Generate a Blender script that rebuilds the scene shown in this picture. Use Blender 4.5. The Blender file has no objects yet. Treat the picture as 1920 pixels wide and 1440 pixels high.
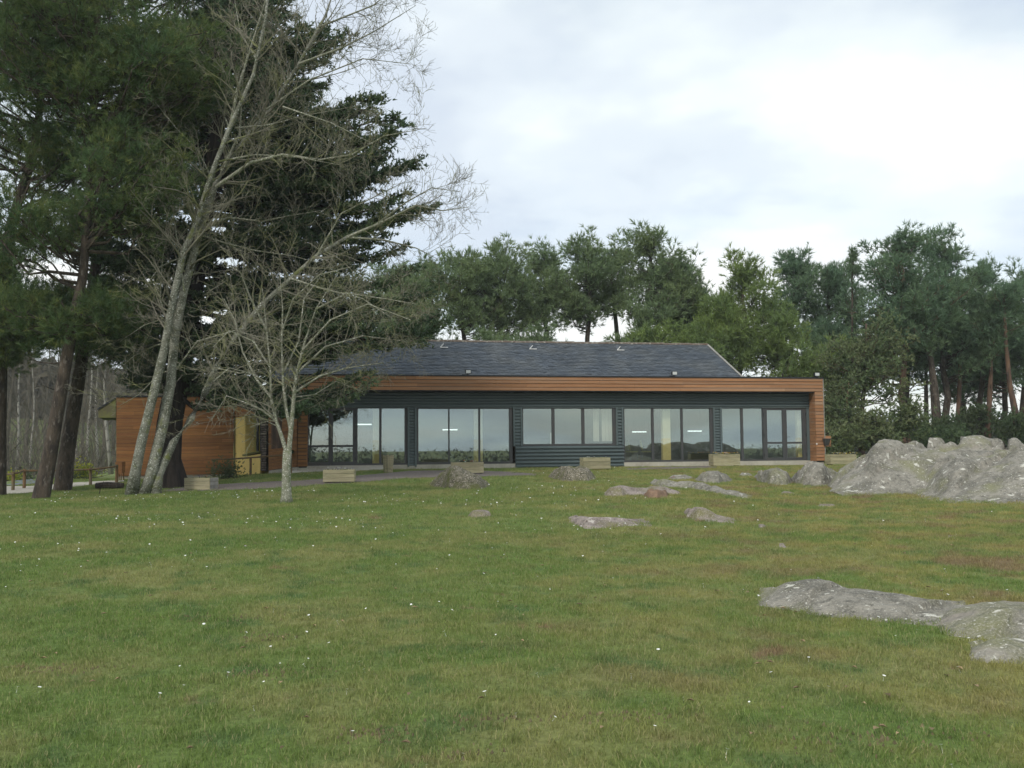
import bpy, math, random
import numpy as np
from mathutils import Vector, Matrix, Euler

random.seed(7); rng = np.random.default_rng(11)
C = bpy.context.scene.collection
SC = bpy.context.scene

# ------------------------------------------------------------------ camera
F = 1800.0; EYE = 0.67; PITCH = math.radians(3.8); ROLL = math.radians(-0.45)
cd = bpy.data.cameras.new('camera'); cam = bpy.data.objects.new('camera', cd); C.objects.link(cam)
cd.sensor_width = 36.0; cd.lens = 36.0 * F / 1920.0; cd.clip_end = 3000; cd.clip_start = 0.1
cam.location = (0, 0, EYE)
RM = Euler((math.radians(90) + PITCH, 0, 0)).to_matrix() @ Matrix.Rotation(ROLL, 3, 'Z')
cam.rotation_euler = RM.to_euler()
SC.camera = cam

# ------------------------------------------------------------------ world, sun, exposure
SUN_EL = math.radians(42); SUN_AZ = math.radians(203)      # compass style, 0 = +Y, clockwise
w = bpy.data.worlds.new('World'); SC.world = w; w.use_nodes = True
nt = w.node_tree; nt.nodes.clear()
def wn(t, **k):
    n = nt.nodes.new(t)
    for a, b in k.items(): setattr(n, a, b)
    return n
out = wn('ShaderNodeOutputWorld'); bg = wn('ShaderNodeBackground'); bg.inputs['Strength'].default_value = 0.1
sky = wn('ShaderNodeTexSky'); sky.sky_type = 'NISHITA'; sky.sun_disc = False
sky.sun_elevation = SUN_EL; sky.sun_rotation = SUN_AZ; sky.dust_density = 2.0
tc = wn('ShaderNodeTexCoord'); sep = wn('ShaderNodeSeparateXYZ'); nt.links.new(tc.outputs['Generated'], sep.inputs[0])
mx = wn('ShaderNodeMath', operation='MAXIMUM'); nt.links.new(sep.outputs[2], mx.inputs[0]); mx.inputs[1].default_value = 0.0
ad = wn('ShaderNodeMath', operation='ADD'); nt.links.new(mx.outputs[0], ad.inputs[0]); ad.inputs[1].default_value = 0.16
dx = wn('ShaderNodeMath', operation='DIVIDE'); nt.links.new(sep.outputs[0], dx.inputs[0]); nt.links.new(ad.outputs[0], dx.inputs[1])
dy = wn('ShaderNodeMath', operation='DIVIDE'); nt.links.new(sep.outputs[1], dy.inputs[0]); nt.links.new(ad.outputs[0], dy.inputs[1])
cmb = wn('ShaderNodeCombineXYZ'); nt.links.new(dx.outputs[0], cmb.inputs[0]); nt.links.new(dy.outputs[0], cmb.inputs[1])
def wnoise(scale, detail, rough, off):
    mp = wn('ShaderNodeMapping'); mp.inputs['Location'].default_value = off; nt.links.new(cmb.outputs[0], mp.inputs[0])
    n = wn('ShaderNodeTexNoise'); n.inputs['Scale'].default_value = scale; n.inputs['Detail'].default_value = detail
    n.inputs['Roughness'].default_value = rough; nt.links.new(mp.outputs[0], n.inputs['Vector']); return n
def wramp(src, stops):
    r = wn('ShaderNodeValToRGB'); e = r.color_ramp.elements; r.color_ramp.interpolation = 'EASE'
    e[0].position, e[0].color = stops[0]; e[1].position, e[1].color = stops[-1]
    for p, c in stops[1:-1]:
        q = e.new(p); q.color = c
    nt.links.new(src, r.inputs[0]); return r
n1 = wnoise(0.9, 5, 0.55, (3.1, 1.7, 0)); n2 = wnoise(0.75, 6, 0.5, (8.3, -2.2, 2.0))
shade = wramp(n1.outputs['Fac'], [(0.37, (6.3, 6.9, 7.6, 1)), (0.46, (7.3, 7.9, 8.3, 1)), (0.53, (8.1, 8.7, 8.7, 1)), (0.61, (8.9, 9.0, 8.85, 1))])
cover = wramp(n2.outputs['Fac'], [(0.40, (0.62, 0.62, 0.62, 1)), (0.5, (0.84, 0.84, 0.84, 1)), (0.60, (1, 1, 1, 1))])
gain = wn('ShaderNodeVectorMath', operation='SCALE'); gain.inputs['Scale'].default_value = 1.25
nt.links.new(sky.outputs[0], gain.inputs[0])
mix = wn('ShaderNodeMix', data_type='RGBA')
nt.links.new(cover.outputs[0], mix.inputs['Factor']); nt.links.new(gain.outputs[0], mix.inputs['A']); nt.links.new(shade.outputs[0], mix.inputs['B'])
nt.links.new(mix.outputs['Result'], bg.inputs['Color']); nt.links.new(bg.outputs[0], out.inputs[0])

sl = bpy.data.lights.new('sun', 'SUN'); so = bpy.data.objects.new('sun', sl); C.objects.link(so)
sl.energy = 1.5; sl.angle = math.radians(10); sl.color = (1.0, 0.95, 0.87)
sd = Vector((math.sin(SUN_AZ) * math.cos(SUN_EL), math.cos(SUN_AZ) * math.cos(SUN_EL), math.sin(SUN_EL)))
so.rotation_euler = sd.to_track_quat('Z', 'Y').to_euler()
vs = SC.view_settings; vs.view_transform = 'Standard'; vs.look = 'None'; vs.exposure = 0.36; vs.gamma = 1; vs.use_curve_mapping = False
SC.render.engine = 'CYCLES'; SC.cycles.max_bounces = 8; SC.cycles.transparent_max_bounces = 12

# ------------------------------------------------------------------ geometry of the view
def ray(px, py): return (RM @ Vector(((px - 960) / F, -(py - 720) / F, -1))).normalized()
def at(px, py, Y):
    d = ray(px, py); t = Y / d.y
    return Vector((d.x * t, Y, EYE + d.z * t))
def sst(a, b, x):
    t = np.clip((x - a) / (b - a), 0, 1); return t * t * (3 - 2 * t)
def hgt(x, y):
    x = np.asarray(x, float); y = np.asarray(y, float)
    base = -0.93 + 0.81 * np.clip(y / 35.0, 0, 1)
    base = base - 0.3 * sst(-6, -13, x) * sst(17, 30, y) - 0.5 * sst(-17, -30, x) * sst(26, 40, y)
    base = base + 0.05 * np.sin(x * .55 + 1) * np.sin(y * .4) * sst(0, 4, y) * (1 - sst(22, 28, y))
    back = np.clip(-y - 3, 0, 400)
    base = base - 13 * sst(0, 95, back) + 10 * sst(150, 320, back)
    r = np.sqrt((x + 62) ** 2 + (y - 118) ** 2)
    base = base + 6.5 * (1 - sst(10, 60, r))
    far = np.clip(y - 70, 0, 1e4)
    base = base - 2.2 * sst(0, 80, far)
    return base
def gz(x, y): return float(hgt(x, y))
def gp(px, py):
    d = ray(px, py); t = 2.0
    for _ in range(4000):
        if EYE + d.z * t <= gz(d.x * t, d.y * t): break
        t += 0.03
    return Vector((d.x * t, d.y * t, gz(d.x * t, d.y * t)))

# ------------------------------------------------------------------ mesh helpers
def link(name, me, mats=None, parent=None, smooth=False):
    o = bpy.data.objects.new(name, me); C.objects.link(o)
    if mats:
        for m in (mats if isinstance(mats, (list, tuple)) else [mats]): me.materials.append(m)
    if parent: o.parent = parent
    if smooth: me.polygons.foreach_set('use_smooth', [True] * len(me.polygons))
    return o
def np_mesh(name, V, T, n=3):
    me = bpy.data.meshes.new(name); V = np.asarray(V, np.float32); T = np.asarray(T, np.int32)
    me.vertices.add(len(V)); me.vertices.foreach_set('co', V.ravel())
    me.loops.add(T.size); me.loops.foreach_set('vertex_index', T.ravel())
    me.polygons.add(len(T)); me.polygons.foreach_set('loop_start', np.arange(0, T.size, n, dtype=np.int32))
    me.polygons.foreach_set('loop_total', np.full(len(T), n, np.int32))
    me.update(calc_edges=True); return me
class MB:
    def __init__(s): s.v = []; s.f = []; s.m = []
    def add(s, vs, fs, mi=0):
        o = len(s.v); s.v += [tuple(v) for v in vs]; s.f += [tuple(i + o for i in f) for f in fs]; s.m += [mi] * len(fs)
    def box(s, x0, x1, y0, y1, z0, z1, mi=0):
        s.add([(x0,y0,z0),(x1,y0,z0),(x1,y1,z0),(x0,y1,z0),(x0,y0,z1),(x1,y0,z1),(x1,y1,z1),(x0,y1,z1)],
              [(0,3,2,1),(4,5,6,7),(0,1,5,4),(1,2,6,5),(2,3,7,6),(3,0,4,7)], mi)
    def prism(s, pts, off, mi=0):
        n = len(pts); off = Vector(off); P = [Vector(p) for p in pts]
        s.add(P + [p + off for p in P], [tuple(range(n))[::-1], tuple(range(n, 2*n))] + [(i, (i+1) % n, n+(i+1) % n, n+i) for i in range(n)], mi)
    def tube(s, pts, rad, k=6, mi=0, cap=True):
        pts = [Vector(p) for p in pts]; n = len(pts); vs = []; fs = []
        ref = Vector((0.31, 0.17, 0.93)).normalized()
        for i, p in enumerate(pts):
            d = (pts[min(i+1, n-1)] - pts[max(i-1, 0)])
            if d.length < 1e-7: d = Vector((0,0,1))
            d.normalize(); a = d.cross(ref)
            if a.length < .15: a = d.cross(Vector((1,0,0)))
            a.normalize(); b = d.cross(a); r = rad[i] if hasattr(rad, '__len__') else rad
            for j in range(k):
                t = 2*math.pi*j/k; vs.append(p + a*(math.cos(t)*r) + b*(math.sin(t)*r))
        for i in range(n-1):
            for j in range(k): fs.append((i*k+j, i*k+(j+1) % k, (i+1)*k+(j+1) % k, (i+1)*k+j))
        if cap: fs += [tuple(range(k))[::-1], tuple((n-1)*k+j for j in range(k))]
        s.add(vs, fs, mi)
    def mesh(s, name):
        me = bpy.data.meshes.new(name); me.from_pydata(s.v, [], s.f)
        if any(s.m): me.polygons.foreach_set('material_index', s.m)
        me.update(); return me
    def build(s, name, mats, parent=None, smooth=False): return link(name, s.mesh(name), mats, parent, smooth)
def tag(o, label=None, cat=None, group=None, kind=None):
    if label: o['label'] = label
    if cat: o['category'] = cat
    if group: o['group'] = group
    if kind: o['kind'] = kind
    return o
def empty(name, loc, rz=0):
    o = bpy.data.objects.new(name, None); C.objects.link(o); o.location = loc; o.rotation_euler = (0, 0, rz); o.empty_display_size = .2
    return o
def copy_tree(o, parent=None):
    c = o.copy(); C.objects.link(c)
    if parent: c.parent = parent
    for ch in list(o.children): copy_tree(ch, c)
    return c

# ------------------------------------------------------------------ materials
def mat(name, col, rough=.8, nz=(), bump=0, bscale=20, isl=0, coords='pos', stretch=None, rotz=0, spec=.3, metal=0, transl=0, objr=0):
    """nz: list of (scale, detail, lo, hi, colour) layers mixed over the base"""
    m = bpy.data.materials.new(name); m.use_nodes = True; t = m.node_tree; N = t.nodes; L = t.links
    b = N['Principled BSDF']; b.inputs['Roughness'].default_value = rough; b.inputs['Metallic'].default_value = metal
    b.inputs['Specular IOR Level'].default_value = spec
    g = N.new('ShaderNodeNewGeometry'); vec = g.outputs['Position']
    mp = N.new('ShaderNodeMapping'); L.new(vec, mp.inputs[0]); mp.vector_type = 'TEXTURE' if rotz else 'POINT'
    if rotz: mp.inputs['Rotation'].default_value = (0, 0, rotz)
    if stretch: mp.inputs['Scale'].default_value = [1/x for x in stretch] if rotz else stretch
    vec = mp.outputs[0]
    rgb = N.new('ShaderNodeRGB'); rgb.outputs[0].default_value = (*col, 1); cur = rgb.outputs[0]
    for layer in nz:
        sc, de, lo, hi, c = layer[:5]
        n = N.new('ShaderNodeTexNoise'); n.inputs['Scale'].default_value = sc; n.inputs['Detail'].default_value = de
        n.inputs['Roughness'].default_value = .6; L.new(vec, n.inputs['Vector'])
        r = N.new('ShaderNodeMapRange'); r.inputs[1].default_value = lo; r.inputs[2].default_value = hi; L.new(n.outputs['Fac'], r.inputs[0])
        x = N.new('ShaderNodeMix'); x.data_type = 'RGBA'; L.new(r.outputs[0], x.inputs['Factor']); L.new(cur, x.inputs['A']); x.inputs['B'].default_value = (*c, 1)
        cur = x.outputs['Result']
    if isl or objr:
        if objr: oi = N.new('ShaderNodeObjectInfo'); src = oi.outputs['Random']; amt = objr
        else: src = g.outputs['Random Per Island']; amt = isl
        r = N.new('ShaderNodeMapRange'); r.inputs[3].default_value = 1 - amt; r.inputs[4].default_value = 1 + amt; L.new(src, r.inputs[0])
        h = N.new('ShaderNodeVectorMath'); h.operation = 'SCALE'; L.new(cur, h.inputs[0]); L.new(r.outputs[0], h.inputs['Scale']); cur = h.outputs[0]
    L.new(cur, b.inputs['Base Color'])
    if bump:
        n = N.new('ShaderNodeTexNoise'); n.inputs['Scale'].default_value = bscale; n.inputs['Detail'].default_value = 5; L.new(vec, n.inputs['Vector'])
        bp = N.new('ShaderNodeBump'); bp.inputs['Strength'].default_value = bump; bp.inputs['Distance'].default_value = .03
        L.new(n.outputs['Fac'], bp.inputs['Height']); L.new(bp.outputs[0], b.inputs['Normal'])
    if transl:
        tr = N.new('ShaderNodeBsdfTranslucent'); L.new(cur, tr.inputs[0]); ms = N.new('ShaderNodeMixShader'); ms.inputs[0].default_value = transl
        L.new(b.outputs[0], ms.inputs[1]); L.new(tr.outputs[0], ms.inputs[2]); L.new(ms.outputs[0], N['Material Output'].inputs[0])
    return m
YAW = 0.0   # set below
M = {}
GREEN = (.118, .172, .046); OLIVE = (.185, .198, .072); BROWN = (.185, .135, .075); DARKG = (.085, .138, .044); YEL = (.225, .208, .070)
def grass_colour(N, L, g):
    """patchy lawn colour from the place on the ground"""
    def noise(sc, de, off=0):
        mp = N.new('ShaderNodeMapping'); mp.inputs['Location'].default_value = (off, off*.7, 0); mp.inputs['Scale'].default_value = (1, 1, 0); L.new(g.outputs['Position'], mp.inputs[0])
        n = N.new('ShaderNodeTexNoise'); n.inputs['Scale'].default_value = sc; n.inputs['Detail'].default_value = de; n.inputs['Roughness'].default_value = .62; L.new(mp.outputs[0], n.inputs['Vector']); return n.outputs['Fac']
    def rng_(src, lo, hi):
        r = N.new('ShaderNodeMapRange'); r.interpolation_type = 'SMOOTHSTEP'; r.inputs[1].default_value = lo; r.inputs[2].default_value = hi; L.new(src, r.inputs[0]); return r.outputs[0]
    def mixc(f, a, c):
        x = N.new('ShaderNodeMix'); x.data_type = 'RGBA'; L.new(f, x.inputs['Factor']); L.new(a, x.inputs['A']); x.inputs['B'].default_value = (*c, 1); return x.outputs['Result']
    def mul(a, b):
        x = N.new('ShaderNodeMath'); x.operation = 'MULTIPLY'; L.new(a, x.inputs[0]); L.new(b, x.inputs[1]); return x.outputs[0]
    rgb = N.new('ShaderNodeRGB'); rgb.outputs[0].default_value = (*GREEN, 1); cur = rgb.outputs[0]
    cur = mixc(rng_(noise(.55, 5, 3), .43, .62), cur, OLIVE)
    cur = mixc(rng_(noise(1.7, 4, 9), .50, .68), cur, DARKG)
    sx = N.new('ShaderNodeSeparateXYZ'); L.new(g.outputs['Position'], sx.inputs[0])
    right = rng_(sx.outputs[0], -3.0, 7.0)                    # the dry mossy side of the lawn, thin soil over rock
    cur = mixc(mul(rng_(noise(1.3, 6, 21), .42, .62), right), cur, YEL)
    cur = mixc(mul(rng_(noise(.9, 6, 33), .50, .66), right), cur, BROWN)
    cur = mixc(rng_(noise(.95, 6, 47), .64, .70), cur, BROWN)
    return cur
def grass_mat(name, blades):
    m = bpy.data.materials.new(name); m.use_nodes = True; t = m.node_tree; N = t.nodes; L = t.links
    b = N['Principled BSDF']; b.inputs['Roughness'].default_value = .85; b.inputs['Specular IOR Level'].default_value = .15
    g = N.new('ShaderNodeNewGeometry'); cur = grass_colour(N, L, g)
    if blades:
        oi = N.new('ShaderNodeObjectInfo')
        a = N.new('ShaderNodeMath'); a.operation = 'ADD'; L.new(oi.outputs['Random'], a.inputs[0]); L.new(g.outputs['Random Per Island'], a.inputs[1])
        r = N.new('ShaderNodeMapRange'); r.inputs[2].default_value = 2; r.inputs[3].default_value = .8; r.inputs[4].default_value = 2.0; L.new(a.outputs[0], r.inputs[0])
        h = N.new('ShaderNodeVectorMath'); h.operation = 'SCALE'; L.new(cur, h.inputs[0]); L.new(r.outputs[0], h.inputs['Scale']); cur = h.outputs[0]
        dr = N.new('ShaderNodeMapRange'); dr.inputs[1].default_value = .84; dr.inputs[2].default_value = .94; dr.inputs[4].default_value = .75; L.new(g.outputs['Random Per Island'], dr.inputs[0])
        x = N.new('ShaderNodeMix'); x.data_type = 'RGBA'; L.new(dr.outputs[0], x.inputs['Factor']); L.new(cur, x.inputs['A']); x.inputs['B'].default_value = (.40, .35, .19, 1); cur = x.outputs['Result']
        L.new(cur, b.inputs['Base Color'])
        tr = N.new('ShaderNodeBsdfTranslucent'); L.new(cur, tr.inputs[0]); ms = N.new('ShaderNodeMixShader'); ms.inputs[0].default_value = .35
        L.new(b.outputs[0], ms.inputs[1]); L.new(tr.outputs[0], ms.inputs[2]); L.new(ms.outputs[0], N['Material Output'].inputs[0])
    else:
        n = N.new('ShaderNodeTexNoise'); n.inputs['Scale'].default_value = 28; n.inputs['Detail'].default_value = 6; n.inputs['Roughness'].default_value = .75; L.new(g.outputs['Position'], n.inputs['Vector'])
        r = N.new('ShaderNodeMapRange'); r.inputs[1].default_value = .3; r.inputs[2].default_value = .7; r.inputs[3].default_value = .6; r.inputs[4].default_value = 1.45; L.new(n.outputs['Fac'], r.inputs[0])
        h = N.new('ShaderNodeVectorMath'); h.operation = 'SCALE'; L.new(cur, h.inputs[0]); L.new(r.outputs[0], h.inputs['Scale']); cur = h.outputs[0]
        L.new(cur, b.inputs['Base Color'])
        bp = N.new('ShaderNodeBump'); bp.inputs['Strength'].default_value = .6; bp.inputs['Distance'].default_value = .04; L.new(n.outputs['Fac'], bp.inputs['Height']); L.new(bp.outputs[0], b.inputs['Normal'])
    return m
def leaf_mat(name, col, col2, isl=.35, transl=.3, sc=.6, tip=None):
    return mat(name, col, .7, [(sc, 3, .42, .62, col2)] + ([(2.3, 3, .5, .68, tip)] if tip else []), isl=isl, transl=transl, spec=.2)
M['lawn'] = grass_mat('lawn_soil', False); M['blade'] = grass_mat('grass_blade', True)
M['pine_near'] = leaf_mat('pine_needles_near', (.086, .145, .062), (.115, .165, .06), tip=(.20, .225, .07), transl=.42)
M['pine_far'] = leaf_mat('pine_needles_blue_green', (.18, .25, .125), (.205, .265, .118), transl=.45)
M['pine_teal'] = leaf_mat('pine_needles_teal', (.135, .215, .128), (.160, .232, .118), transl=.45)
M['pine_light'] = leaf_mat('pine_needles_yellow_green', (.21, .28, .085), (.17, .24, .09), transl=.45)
M['cypress'] = leaf_mat('cypress_scales', (.078, .128, .070), (.092, .14, .064), tip=(.125, .16, .078))
M['oak'] = leaf_mat('evergreen_leaves', (.125, .175, .08), (.17, .20, .09), tip=(.20, .22, .12))
M['shrub'] = leaf_mat('shrub_leaves', (.075, .118, .055), (.10, .13, .06))
M['wood_far'] = leaf_mat('far_wood_leaves', (.035, .045, .028), (.05, .05, .03))
M['goldbush'] = leaf_mat('golden_leaves', (.38, .36, .04), (.25, .30, .04))
M['bark_pine'] = mat('bark_pine', (.085, .066, .050), .95, [(6, 5, .4, .62, (.035, .028, .023)), (14, 4, .55, .7, (.16, .14, .12))], bump=1, bscale=16, stretch=(1, 1, .35))
M['bark_red'] = mat('bark_pine_reddish', (.14, .085, .055), .95, [(4, 5, .4, .62, (.06, .042, .033))], bump=.8, bscale=12, stretch=(1, 1, .3))
M['bark_cyp'] = mat('bark_cypress', (.055, .043, .035), .95, [(7, 5, .4, .6, (.022, .018, .016)), (5, 4, .6, .7, (.09, .085, .07))], bump=1, bscale=14, stretch=(1, 1, .12))
M['bark_grey'] = mat('bark_lichen_grey', (.20, .20, .165), .9, [(5, 5, .45, .6, (.10, .105, .075)), (26, 4, .55, .63, (.42, .43, .38)), (3, 3, .58, .7, (.16, .175, .06))], bump=.8, bscale=30)
M['twig'] = mat('twig_grey', (.19, .18, .14), .9, [(1.3, 4, .48, .62, (.19, .20, .09)), (4, 3, .52, .66, (.12, .11, .085))])
M['bark_pale'] = mat('bark_pale_lichen', (.215, .215, .165), .9, [(9, 5, .48, .62, (.15, .165, .10)), (30, 3, .56, .64, (.5, .5, .44))], bump=.7, bscale=35)
M['bark_birch'] = mat('bark_birch', (.27, .26, .23), .8, [(6, 4, .52, .6, (.10, .09, .08))], stretch=(1, 1, .6))
M['brush'] = mat('bare_brushwood', (.115, .10, .078), .9, [(.4, 3, .45, .6, (.075, .07, .055))])
def rock_mat(name, base, dark, pale, moss):
    m = mat(name, base, .9, [(2.2, 7, .44, .60, dark), (11, 6, .54, .66, tuple(c*.75 for c in dark)), (1.1, 4, .52, .66, moss), (60, 3, .5, .75, tuple(c*1.5 for c in base)), (4.5, 6, .62, .65, pale), (21, 3, .64, .67, pale), (1.6, 6, .60, .70, (.26, .235, .20)), (2.0, 6, .68, .71, (.20, .12, .10))], bump=1, bscale=8, spec=.15)
    for n_ in m.node_tree.nodes:
        if n_.type == 'BUMP': n_.inputs['Distance'].default_value = .09
    return m
M['rock'] = rock_mat('lichen_rock', (.255, .24, .205), (.13, .125, .105), (.52, .51, .45), (.19, .19, .11))
M['rock_low'] = rock_mat('low_rock', (.28, .24, .215), (.16, .135, .12), (.46, .42, .38), (.16, .15, .07))
M['mound'] = mat('stony_mound', (.16, .145, .105), .95, [(9, 5, .42, .6, (.075, .07, .045)), (34, 4, .56, .62, (.42, .38, .33)), (2, 4, .5, .64, (.10, .105, .04))], bump=1, bscale=24)
M['redstone'] = mat('reddish_stone', (.23, .15, .10), .9, [(8, 4, .4, .6, (.15, .10, .07))], bump=.6, bscale=20)
M['gravel'] = mat('pinkish_gravel', (.215, .185, .165), .95, [(1.1, 4, .5, .68, (.15, .135, .10)), (50, 3, .5, .64, (.33, .29, .26)), (38, 3, .38, .5, (.13, .11, .10))], bump=.8, bscale=50)
M['concrete'] = mat('pale_concrete', (.40, .375, .32), .9, [(1.5, 5, .45, .65, (.30, .28, .235)), (12, 4, .5, .7, (.46, .43, .38))], bump=.15, bscale=30)
M['slate'] = mat('roof_slate', (.078, .094, .115), .75, [(.9, 4, .42, .62, (.10, .112, .122)), (7, 3, .62, .72, (.12, .125, .125))], isl=.2, bump=.2, bscale=40, spec=.2)
M['ridge'] = mat('ridge_clay', (.125, .10, .08), .9, [(9, 4, .5, .6, (.26, .24, .20)), (4, 4, .5, .64, (.10, .07, .05))], bump=.8, bscale=25)
M['metal'] = mat('anthracite_cladding', (.082, .108, .112), .5, [(.9, 4, .45, .65, (.094, .122, .124)), (20, 3, .5, .8, (.086, .112, .116))], spec=.35)
M['frame'] = mat('anthracite_frame', (.050, .052, .055), .5, [(2, 3, .4, .7, (.062, .058, .056))], spec=.4)
M['flash'] = mat('dark_flashing', (.020, .022, .026), .5)
M['white'] = mat('white_paint', (.75, .75, .73), .6)
M['yellow'] = mat('yellow_render', (.72, .54, .19), .9, [(2, 5, .45, .65, (.64, .47, .16))], bump=.1, bscale=60)
M['cream'] = mat('interior_wall', (.55, .52, .44), .9)
M['intfloor'] = mat('interior_floor', (.12, .09, .07), .5)
M['ceil'] = mat('interior_ceiling', (.6, .6, .58), .9)
M['intdark'] = mat('interior_back_wall', (.10, .08, .06), .9)
M['olive_seat'] = mat('olive_seat', (.22, .20, .05), .8)
M['planter'] = mat('weathered_planter_board', (.335, .30, .19), .85, [(5, 5, .45, .62, (.24, .225, .135)), (18, 4, .55, .7, (.40, .37, .27))], stretch=(.25, 1, 4), objr=.16, bump=.3, bscale=30)
M['planter_end'] = mat('grey_planter_board', (.30, .29, .26), .85, [(9, 5, .45, .6, (.22, .21, .19))], objr=.12)
M['soil'] = mat('potting_soil', (.03, .022, .016), .95, bump=1, bscale=30)
M['postwood'] = mat('fence_wood', (.17, .105, .05), .85, [(6, 4, .45, .62, (.09, .06, .035)), (3, 4, .5, .65, (.14, .13, .08))], stretch=(1, 1, .3), bump=.4, bscale=30)
M['petal_y'] = mat('petal_yellow', (.75, .55, .05), .7); M['petal_w'] = mat('petal_white', (.8, .8, .78), .7)
M['petal_p'] = mat('petal_purple', (.10, .05, .22), .7); M['petal_o'] = mat('petal_orange', (.65, .22, .08), .7)
M['daisy'] = mat('daisy_petal', (.85, .85, .82), .7)
M['deadleaf'] = mat('dead_leaf', (.24, .175, .10), .8, isl=.5)
M['stonewall'] = mat('pebble_stone', (.16, .125, .105), .9, objr=.4, bump=.8, bscale=30)
M['lampglass'] = mat('floodlight_glass', (.5, .52, .52), .2, spec=.8)
M['green_box'] = mat('green_box', (.03, .09, .05), .5)
M['moss_board'] = mat('mossy_board', (.13, .135, .045), .9, [(2, 4, .45, .6, (.10, .09, .05))])
M['road'] = mat('road_asphalt', (.13, .15, .17), .9, bump=.3)
M['letter'] = mat('letter_dark', (.015, .02, .022), .5)
# tube light: switched on inside the hall
tl = bpy.data.materials.new('lit_tube'); tl.use_nodes = True; e = tl.node_tree.nodes['Principled BSDF']
e.inputs['Emission Color'].default_value = (.9, 1, 1, 1); e.inputs['Emission Strength'].default_value = 1.15; e.inputs['Base Color'].default_value = (.8, .8, .8, 1); M['tube'] = tl
# solar glass: strong mirror, part see-through
gm = bpy.data.materials.new('solar_glass'); gm.use_nodes = True; N = gm.node_tree.nodes; L = gm.node_tree.links; N.remove(N['Principled BSDF'])
tr = N.new('ShaderNodeBsdfTransparent'); tr.inputs[0].default_value = (.93, .96, .94, 1); gl = N.new('ShaderNodeBsdfGlossy'); gl.inputs[0].default_value = (.84, .98, .95, 1); gl.inputs['Roughness'].default_value = .012
lw = N.new('ShaderNodeLayerWeight'); lw.inputs[0].default_value = .25; mr = N.new('ShaderNodeMapRange'); mr.inputs[3].default_value = .32; mr.inputs[4].default_value = .95; L.new(lw.outputs['Fresnel'], mr.inputs[0])
gg = N.new('ShaderNodeNewGeometry'); gn = N.new('ShaderNodeTexNoise'); gn.inputs['Scale'].default_value = .7; L.new(gg.outputs['Position'], gn.inputs[0])
gb = N.new('ShaderNodeBump'); gb.inputs['Strength'].default_value = .05; gb.inputs['Distance'].default_value = .01; L.new(gn.outputs[0], gb.inputs['Height']); L.new(gb.outputs[0], gl.inputs['Normal'])
ms = N.new('ShaderNodeMixShader'); 
bfm = N.new('ShaderNodeMath'); bfm.operation = 'SUBTRACT'; bfm.inputs[0].default_value = 1; L.new(gg.outputs['Backfacing'], bfm.inputs[1]); bf2 = N.new('ShaderNodeMath'); bf2.operation = 'MULTIPLY'; L.new(mr.outputs[0], bf2.inputs[0]); L.new(bfm.outputs[0], bf2.inputs[1])   # only the coated outer face mirrors
L.new(bf2.outputs[0], ms.inputs[0]); L.new(tr.outputs[0], ms.inputs[1]); L.new(gl.outputs[0], ms.inputs[2]); L.new(ms.outputs[0], N['Material Output'].inputs[0]); M['glass'] = gm

# ------------------------------------------------------------------ ground
def axis(parts):
    a = []
    for lo, hi, st in parts: a += list(np.arange(lo, hi, st))
    return np.array(a + [parts[-1][1]])
xs = axis([(-1500, -300, 200), (-300, -60, 12), (-60, -24, 2), (-24, 24, .4), (24, 60, 2), (60, 300, 12), (300, 1500, 200)])
ys = axis([(-1500, -400, 200), (-400, -20, 10), (-20, 0, 1), (0, 42, .4), (42, 80, 2), (80, 300, 10), (300, 1500, 200)])
X, Y = np.meshgrid(xs, ys); Z = hgt(X, Y); nx, ny = len(xs), len(ys)
V = np.stack([X, Y, Z], -1).reshape(-1, 3); ii = np.arange(nx*ny).reshape(ny, nx)
Q = np.stack([ii[:-1, :-1], ii[:-1, 1:], ii[1:, 1:], ii[1:, :-1]], -1).reshape(-1, 4)
tag(link('ground', np_mesh('ground', V, Q, 4), M['lawn'], smooth=True), kind='structure')

def in_poly(x, y, poly):
    c = np.zeros(np.shape(x), bool); n = len(poly)
    for i in range(n):
        (x1, y1), (x2, y2) = poly[i], poly[i-1]
        if y1 == y2: continue
        c ^= ((y1 > y) != (y2 > y)) & (x < (x2-x1)*(y-y1)/(y2-y1)+x1)
    return c
def ground_sheet(name, upper, lower, m, lift, cols=40, rows=8, wob=.06):
    """strip on the ground between two outlines read off the photograph"""
    def res(pts):
        P = [gp(*p) for p in pts]; d = [0]
        for a, b in zip(P, P[1:]): d.append(d[-1] + (b.xy - a.xy).length)
        t = np.linspace(0, d[-1], cols + 1); return np.interp(t, d, [p.x for p in P]), np.interp(t, d, [p.y for p in P])
    ux, uy = res(upper); lx, ly = res(lower); V = []
    lx = lx + rng.normal(0, wob, cols+1)*.5; ly = ly + rng.normal(0, wob, cols+1); uy = uy + rng.normal(0, wob, cols+1)
    for r in range(rows+1):
        k = r / rows; x = ux*(1-k)+lx*k; y = uy*(1-k)+ly*k; V += list(zip(x, y, hgt(x, y)+lift))
    ii = np.arange((cols+1)*(rows+1)).reshape(rows+1, cols+1)
    Q = np.stack([ii[1:, :-1], ii[1:, 1:], ii[:-1, 1:], ii[:-1, :-1]], -1).reshape(-1, 4)
    o = tag(link(name, np_mesh(name, np.array(V), Q, 4), m, smooth=True), kind='structure')
    return [(a, b) for a, b in zip(ux, uy)] + [(a, b) for a, b in zip(lx[::-1], ly[::-1])]
bare = []
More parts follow.
